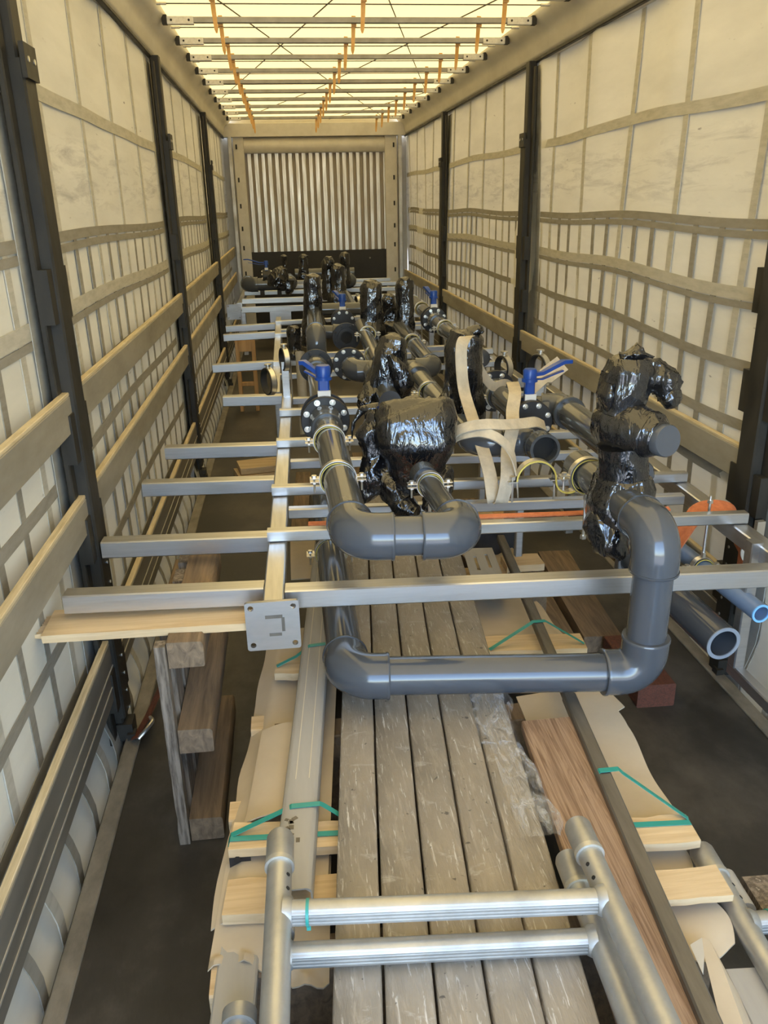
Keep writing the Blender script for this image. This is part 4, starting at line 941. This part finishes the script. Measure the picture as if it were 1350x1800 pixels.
card('cardboard piece under the nearest pale slat on the right', cardR2)
def cardM(u, v):
    y = 2.28+.50*v; x = .08+(.35+.01*sin(v*8)-.05*v*v)*u+.02*(y-2.2); return (x, y, .405+.01*sin(u*5)-(.015 if u > .9 else 0))
card('cardboard sheet showing between front beam and pipe loop', cardM)
def cardF(u, v):
    y = 2.86+.40*v; x = .17+(.28-.06*v)*u+.02; return (x, y, .395+.03*max(0, sin(u*5+v*3)))
card('crumpled cardboard beyond the front beam by the slotted profile', cardF)
def cardB(u, v):
    y = 3.05+.5*v; x = -.56+.20*u; return (x, y, .42+.01*sin(v*5))
card('cardboard strip seen through the rack left of the pipe loop', cardB, 8, 10)
# folded carton corner near the bottom right
t = thing('folded_carton', 'folded brown carton corner standing at the lower right', 'cardboard', (.28, 1.0, .40))
b = MB(); b.mesh([(.222, 1.137, .46), (.254, 1.15, .46), (.239, 1.11, .46), (.216, 1.072, .46), (.224, 1.137, .456), (.254, 1.15, .456), (.239, 1.11, .456), (.218, 1.072, .456)], [(0, 3, 2, 1), (4, 5, 6, 7), (0, 1, 5, 4), (1, 2, 6, 5), (2, 3, 7, 6), (3, 0, 4, 7)]); b.build('carton_flap', 'bulk_white', t, smooth=False)
b = MB(); b.loft([[(.254, 1.15, .459), (.267, 1.143, .459), (.30, 1.13, .39), (.296, 1.13, .39)], [(.239, 1.11, .459), (.262, 1.084, .459), (.30, 1.07, .39), (.295, 1.07, .39)], [(.180, .90, .459), (.222, .87, .459), (.27, .87, .39), (.265, .87, .39)], [(.11, .60, .459), (.16, .60, .459), (.2, .60, .39), (.19, .60, .39)]]); b.build('carton_side', 'cardboard', t, smooth=False)

# pale slats (crate cross pieces)
def slat(label, x0, y0, x1, y1, zt, w, th, rough=.004, m='wood_pale'):
    b = MB(); a, c = V((x0, y0, zt-th/2)), V((x1, y1, zt-th/2)); d = (c-a).normalized(); s = V((-d.y, d.x, 0)); rg = []
    for j in range(7):
        p = a.lerp(c, j/6); e = [random.uniform(-rough, rough) for _ in range(2)]
        rg.append([p-s*(w/2+e[0])-V((0, 0, th/2)), p+s*(w/2+e[1])-V((0, 0, th/2)), p+s*(w/2+e[1])+V((0, 0, th/2)), p-s*(w/2+e[0])+V((0, 0, th/2))])
    b.loft(rg); return tag(b.build('pale_crosspiece', m, sharp=30), label, 'slat', 'pale sawn slats under the load')
slat('pale slat held by green strapping on the left, beside the scaffold post', -.715, 1.575, -.43, 1.545, .455, .085, .024)
slat('wide pale slat in front of the strapped one on the left', -.722, 1.42, -.43, 1.395, .425, .105, .028)
slat('pale slat below the square foot plate', -.615, 2.33, -.43, 2.31, .452, .08, .026)
slat('pale slat tied with green strapping at the right edge of the load', .18, 1.462, .385, 1.452, .455, .088, .022)
slat('nearest pale slat on the right, below the strapped one', .17, 1.298, .378, 1.288, .455, .088, .018)
slat('pale slat crossing under the front beam with a green strap', .10, 2.375, .432, 2.345, .452, .105, .028)
slat('short pale slat block beyond the front beam on the right', .33, 3.03, .49, 3.03, .452, .11, .03)
slat('pale slat behind the slotted profile', .12, 3.0, .33, 3.02, .42, .10, .025)
slat('far pale slat seen between the third and second beams', .12, 3.62, .42, 3.60, .45, .14, .03)
for k, (x, y, z) in enumerate(((-.672, 2.12, .36), (-.715, 1.74, .36), (-.725, 1.25, .35))):
    b = MB(); b.bar((x-.02, y, z), (x+.06, y, z), .075, .06); nm = ['below the foot plate', 'beside the fallen trestle', 'at the bottom of the picture'][k]
    tag(b.build('crate_block', 'wood_pale'), f'small pale wood end sticking out at the left edge, {nm}', 'wood block', 'pale wood ends at the left edge')
# bracket plate with holes under the left slat
t = thing('steel_bracket', 'dark grey steel bracket with bolts under the strapped left slat', 'bracket', (-.70, 1.50, .33))
b = MB(); b.box((-.695, 1.535, .39), (.05, .006, .10)); b.build('bracket_plate', 'flange', t)
for z in (.425, .36):
    b = MB(); b.cyl((-.70, 1.532, z), (-.70, 1.526, z), .009, 10); b.build('bolt', 'rubber', t)
# green strapping bands
def band(label, pts, wd=(0, 1, 0), w=.016):
    b = MB(); b.ribbon(pts, wd, w, .0015); return tag(b.build('strapping_band', 'band_green', smooth=False), label, 'band', 'green strapping bands')
band('green strapping band over the left profile and pale slat', [(-.722, 1.575, .44), (-.715, 1.575, .457), (-.575, 1.60, .500), (-.568, 1.60, .5045), (-.50, 1.60, .5045), (-.492, 1.60, .500), (-.415, 1.57, .457)])
band('second green strapping band lying flat on the left slat', [(-.722, 1.565, .44), (-.716, 1.562, .458), (-.43, 1.545, .458)])
band('green strapping band over the steel bar on the right', [(.195, 1.60, .51), (.203, 1.60, .5235), (.252, 1.60, .5235), (.26, 1.59, .518), (.384, 1.48, .458), (.389, 1.478, .44)])
band('green strapping band lying flat on the right slat', [(.22, 1.478, .4575), (.384, 1.466, .4575), (.389, 1.466, .44)])
band('green strapping band rising over the steel bar under the front beam', [(.10, 2.33, .455), (.252, 2.372, .520), (.258, 2.375, .5232), (.302, 2.375, .5232), (.308, 2.372, .520), (.425, 2.32, .456)])
band('green strapping band under the foot plate on the left', [(-.612, 2.33, .455), (-.545, 2.345, .478), (-.50, 2.36, .505), (-.41, 2.37, .505)])
# brown plank and steel bar on the right
t = MB(); xw = .082
t.loft([[(x-.073, y, .470), (x+.073, y, .470), (x+.073, y, .497), (x+.069, y, .50), (x-.069, y, .50), (x-.073, y, .497)] for x, y in ((.150, 1.862), (.120, 1.5), (.085, 1.05), (.05, .55))])
tag(t.build('wooden_plank', 'wood_plank', sharp=30), 'broad brown planed plank lying right of the film-wrapped boards', 'plank')
b = MB(); b.bar((.345, 3.15, .505), (.243, 1.95, .505), .033, .03); b.bar((.243, 1.95, .505), (.125, .55, .505), .038, .03)
tag(b.build('steel_bar', 'steel_bar'), 'long flat grey steel bar between the brown plank and cardboard', 'bar')
# slotted profile beyond the front beam
t = thing('slotted_profile', 'pale profile with two long slots beyond the front beam', 'profile', (.14, 2.9, .45))
mw = Matrix(((1, SL, 0, .205), (-SL, 1, 0, 2.86), (0, 0, 1, .503), (0, 0, 0, 1)))
def slot(cx_, cy_, w, h): return [(cx_-w/2, cy_-h/2), (cx_+w/2, cy_-h/2), (cx_+w/2, cy_+h/2), (cx_-w/2, cy_+h/2)]
plate_holes('top_flange', [(-.062, -.26), (.062, -.26), (.062, .20), (-.03, .20), (-.062, .14)], [slot(-.022, .05, .012, .13), slot(.026, .07, .012, .13)], .005, 'profile_grey', t, mw)
b = MB(); b.bar((.255, 2.72, .475), (.283, 3.05, .475), .004, .055, ch=0); b.build('side_flange', 'steel_bar', t)
t = thing('steel_bracket', 'dark steel plate with corner bolts at the end of the flat bar', 'bracket', (.33, 3.25, .42))
b = MB(); b.box((.325, 3.22, .47), (.20, .012, .16)); b.build('bracket_plate', 'flange', t)
for x in (-.08, .08):
    for z in (-.055, .055):
        b = MB(); b.cyl((.325+x, 3.214, .47+z), (.325+x, 3.208, .47+z), .007, 8); b.build('bolt', 'zinc', t)
b = MB(); b.box((.325, 3.222, .554), (.20, .03, .006)); b.build('top_lip', 'profile_grey', t)
b = MB(); b.bar((-.685, 1.40, .37), (-.72, .60, .37), .085, .03); tag(b.build('steel_profile', 'profile_grey'), 'ribbed beige profile running out at the bottom left', 'profile')
b = MB(); b.bar((.345, 1.13, .37), (.30, .5, .37), .085, .03); tag(b.build('steel_profile', 'profile_grey'), 'grey profile strip at the bottom right below torn cardboard', 'profile')
b = MB(); b.bar((-.62, 1.03, .41), (-.43, 1.03, .41), .03, .03); tag(b.build('cross_bar', 'stainless'), 'short stainless cross bar behind the left scaffold post', 'bar')

# ------------------------------------------------------------------ scaffold end frames lying on the load
def scaffold(label, x0, x1, yr, z, y_end, yaw, ytop0, ytop1, tie=True, skew=.08):
    t = thing('aluminium_scaffold', label, 'scaffold', ((x0+x1)/2, yr, z))
    def P(x, y): return V((x + yaw*(y-yr), y, z))
    for x, yt in ((x0, ytop0), (x1, ytop1)):
        b = MB(); b.cyl(P(x, y_end), P(x, yt-.07), .0252, 32); po = b.build('post', 'alu_scaf', t, sharp=50)
        b = MB(); a = P(x, yt-.085); d = (P(x, yt)-a); b.lathe(a, d, [(0, .029), (.072, .029), (.080, .026), (.0805, .02)], 32); b.build('end_socket', 'alu_scaf', po, sharp=50)
        b = MB(); b.ring(P(x, yt-.088), d, .025, .0305, .012, 32); b.build('weld_bead', 'galv', po)
        for k, yy in enumerate((.13, .165, .2)):
            b = MB(); p = P(x, yt-yy)+V((-.018 if x == x1 else .018, 0, .0155)); nn = V((-.7 if x == x1 else .7, 0, .7)); b.cyl(p, p+nn*.0025, .0045, 8); b.build('pin_hole', 'dark', po)
    a, c = P(x0+.022, yr), P(x1-.022, yr-skew*(x1-x0))
    d = (c-a).normalized(); u = V((0, 0, 1)); s = V((d.y, -d.x, 0)); pf = []
    for k in range(72):
        an = 2*pi*k/72; px_, py_ = .0235*cos(an), .0235*sin(an)
        if px_ < -.010: px_ = max(px_, -.0195) + (.0008 if (k//2) % 2 else 0)
        pf.append((px_, py_))
    b = MB(); b.loft([[p - s*q[0] + u*q[1] for q in pf] for p in (a, c)]); rg = b.build('rung', 'alu_scaf', t, sharp=25)
    for e, dd in ((a, d), (c, -d)):
        b = MB(); b.lathe(e-dd*.012, dd, [(0, .031), (.010, .029), (.018, .0245)], 28); b.build('weld_bead', 'alu_scaf', rg)
    if tie:
        b = MB(); b.ring(a+d*.035, d, .0235, .0255, .006, 24); b.box(a+d*.035+V((0, -.012, -.024)), (.008, .006, .012)); b.build('cable_tie', 'band_green', rg)
    return t
scaffold('upper aluminium scaffold frame with green cable tie on its rung', -.592, .045, 1.190, .602, .35, .022, 1.40, 1.345)
scaffold('lower aluminium scaffold frame stacked under the upper one', -.596, .022, 1.160, .5285, .35, .03, 1.30, 1.33, tie=False, skew=.072)
scaffold('aluminium scaffold frame at the lower right picture corner', .388, 1.0, 1.215, .405, .35, .045, 1.435, 1.2, skew=.03)
t = thing('scaffold_tube', 'short aluminium tube with round collar at the bottom left', 'tube', (-.67, .9, .45))
b = MB(); b.cyl((-.676, 1.12, .425), (-.69, .45, .425), .0245, 28); b.build('tube', 'alu_scaf', t, sharp=50)
b = MB(); b.ring((-.676, 1.12, .425), (.02, 1, 0), .024, .033, .03, 30); b.build('collar', 'alu_scaf', t, sharp=50)
b = MB(); b.bar((.47, 1.32, .36), (.98, 1.30, .36), .10, .03); tag(b.build('grey_board', 'wood_grey'), 'weathered grey board behind the right scaffold rung', 'board')
t = thing('pipe_end', 'grey round tube end standing behind the right scaffold post', 'tube', (.39, 1.26, .38)); b = MB(); b.lathe((.425, 1.27, .375), (.04, 1, .0), [(0, .0265), (.10, .0265), (.102, .02)], 28); b.build('tube', 'profile_grey', t, sharp=45)

# ------------------------------------------------------------------ loose timber
t = thing('upright_pallet', 'weathered pallet standing on its edge under the left end of the front beam', 'pallet', (-.88, 2.4, 0))
for z, m in ((.045, 'wood_old'), (.375, 'wood_old'), (.670, 'wood_old')):
    b = MB(); n = 10; rg = []
    for j in range(n+1):
        y = 2.075+.68*j/n; e = .004*noise.noise(V((y*8, z*9, 0))); rg.append([(-.905+e, y, z-.042), (-.806+e, y, z-.042), (-.803+e, y, z-.036), (-.803+e, y, z+.032+e), (-.809+e, y, z+.040+e), (-.905, y, z+.042)])
    b.loft(rg); b.build('runner', m, t, sharp=40)
for k, y in enumerate((2.085, 2.23, 2.38, 2.55, 2.70)):
    b = MB(); w = .10 if k else .04; n = 14; rg = []
    for j in range(n+1):
        z = .705*j/n; e = .0035*noise.noise(V((k*5, z*14, 2))); rg.append([(-.940+e, y-w/2+e, z), (-.908, y-w/2-e, z), (-.908, y+w/2, z), (-.940+e, y+w/2, z)])
    b.loft(rg); b.build('board', 'wood_grey', t, sharp=40)
b = MB(); n = 16; rg = []
for j in range(n+1):
    x = -1.265+.70*j/n; r = .02*random.random() if j == 0 else 0; y0 = 2.14-.02*(x+1.2)
    rg.append([(x+r, y0, .704), (x, y0+.16, .704), (x, y0+.16, .728), (x+.6*r, y0+.003*random.random(), .727)])
b.loft(rg); o = tag(b.build('wooden_board', 'wood_pale', sharp=40), 'pale splintered board under the left end of the front beam', 'board')
b = MB()
for k in range(8):
    y = 2.16+.016*k; b.mesh([(-1.262, y, .708), (-1.262, y+.012, .708), (-1.30-.03*random.random(), y+.005, .716), (-1.262, y+.006, .724)], [(0, 1, 2), (1, 3, 2), (3, 0, 2), (0, 3, 1)])
b.build('splinters', 'wood_pale', o)['kind'] = 'stuff'
b = MB(); b.bar((-1.035, 3.30, .15), (-1.035, 3.62, .15), .15, .30); tag(b.build('timber_block', 'wood_old'), 'brown timber block standing on the floor behind the second outrigger', 'wood block')
for k in range(2):
    b = MB(); b.bar((-.955+.02*k, 5.72+.02*k, .025+.052*k), (-.62, 5.80, .025+.052*k), .22, .048)
    tag(b.build('short_board', 'wood_pale'), ['lower of two short pale boards stacked on the floor under the left outriggers', 'upper of two short pale boards stacked on the floor under the left outriggers'][k], 'board', 'short boards stacked on the floor')
t = thing('wooden_trestle', 'orange-brown narrow wooden trestle standing on the left under the middle rack', 'trestle', (-.95, 8.0, 0))
for x in (-1.01, -.86):
    b = MB(); b.bar((x, 7.86, 0), (x, 7.86, .70), .035, .10, (0, 1, 0)); b.build('upright', 'wood_pale_z', t)
b = MB(); b.bar((-1.0, 7.84, .63), (-.87, 7.84, .63), .06, .11); b.build('top_block', 'wood_pale_z', t)
for z in (.10, .26, .40):
    b = MB(); b.bar((-1.0, 7.86, z), (-.87, 7.86, z), .05, .035); b.build('rung', 'wood_pale_z', t)
t = MB(); t.loft([[(x-.085, y, .0), (x+.085, y, .0), (x+.085, y, .075), (x-.085, y, .08)] for x, y in ((.775, 2.99), (.80, 3.4), (.85, 3.92))])
tag(t.build('timber_plank', 'wood_old', sharp=30), 'dark thick plank lying on the floor on the right', 'plank')
t = MB(); t.loft([[(x-.035, y, .0), (x+.035, y, .0), (x+.035, y, .05), (x-.035, y, .05)] for x, y in ((.635, 2.95), (.675, 3.75))])
tag(t.build('timber_batten', 'wood_old', sharp=30), 'dark batten on the floor left of the thick plank', 'batten')
b = MB(); b.bar((.83, 2.56, .05), (.84, 2.95, .05), .15, .10); tag(b.build('timber_block', 'wood_red'), 'red-brown end-grain timber block under the corner of the pipe loop', 'wood block')
b = MB(); b.bar((.42, 3.55, .30), (.62, 4.3, .30), .09, .09); tag(b.build('timber_beam', 'wood_pale_z'), 'orange-brown timber under the racks beside the white strap', 'beam')
b = MB(); b.bar((.60, 3.9, .26), (.66, 4.5, .26), .09, .09); tag(b.build('timber_beam', 'wood_old'), 'dark brown timber right of the orange one under the racks', 'beam')
for k, (x, y, h) in enumerate(((.52, 3.8, .255), (.63, 4.2, .215), (.55, 4.15, .255), (.66, 4.45, .215))):
    if k in (0, 3):
        b = MB(); b.box((x, y, h/2), (.2, .1, h)); tag(b.build('support_block', 'wood_old'), ['wooden block carrying the orange timber under the racks', '', '', 'wooden block carrying the dark timber under the racks'][k], 'wood block')
for k, (x, y0, y1) in enumerate(((-.52, 4.3, 5.4), (-.30, 4.6, 6.6), (-.10, 4.5, 5.8), (.05, 4.6, 6.2), (.25, 4.5, 6.4))):
    b = MB(); b.bar((x, y0, .10), (x+.05, y1, .10), .10, .06); o = b.build('floor_timber', 'wood_old')
    tag(o, 'long grey timber on the floor under the middle rack, ' + ['leftmost of five', 'second from the left', 'middle one of five', 'second from the right', 'rightmost of five'][k], 'timber', 'long timbers under the middle rack')
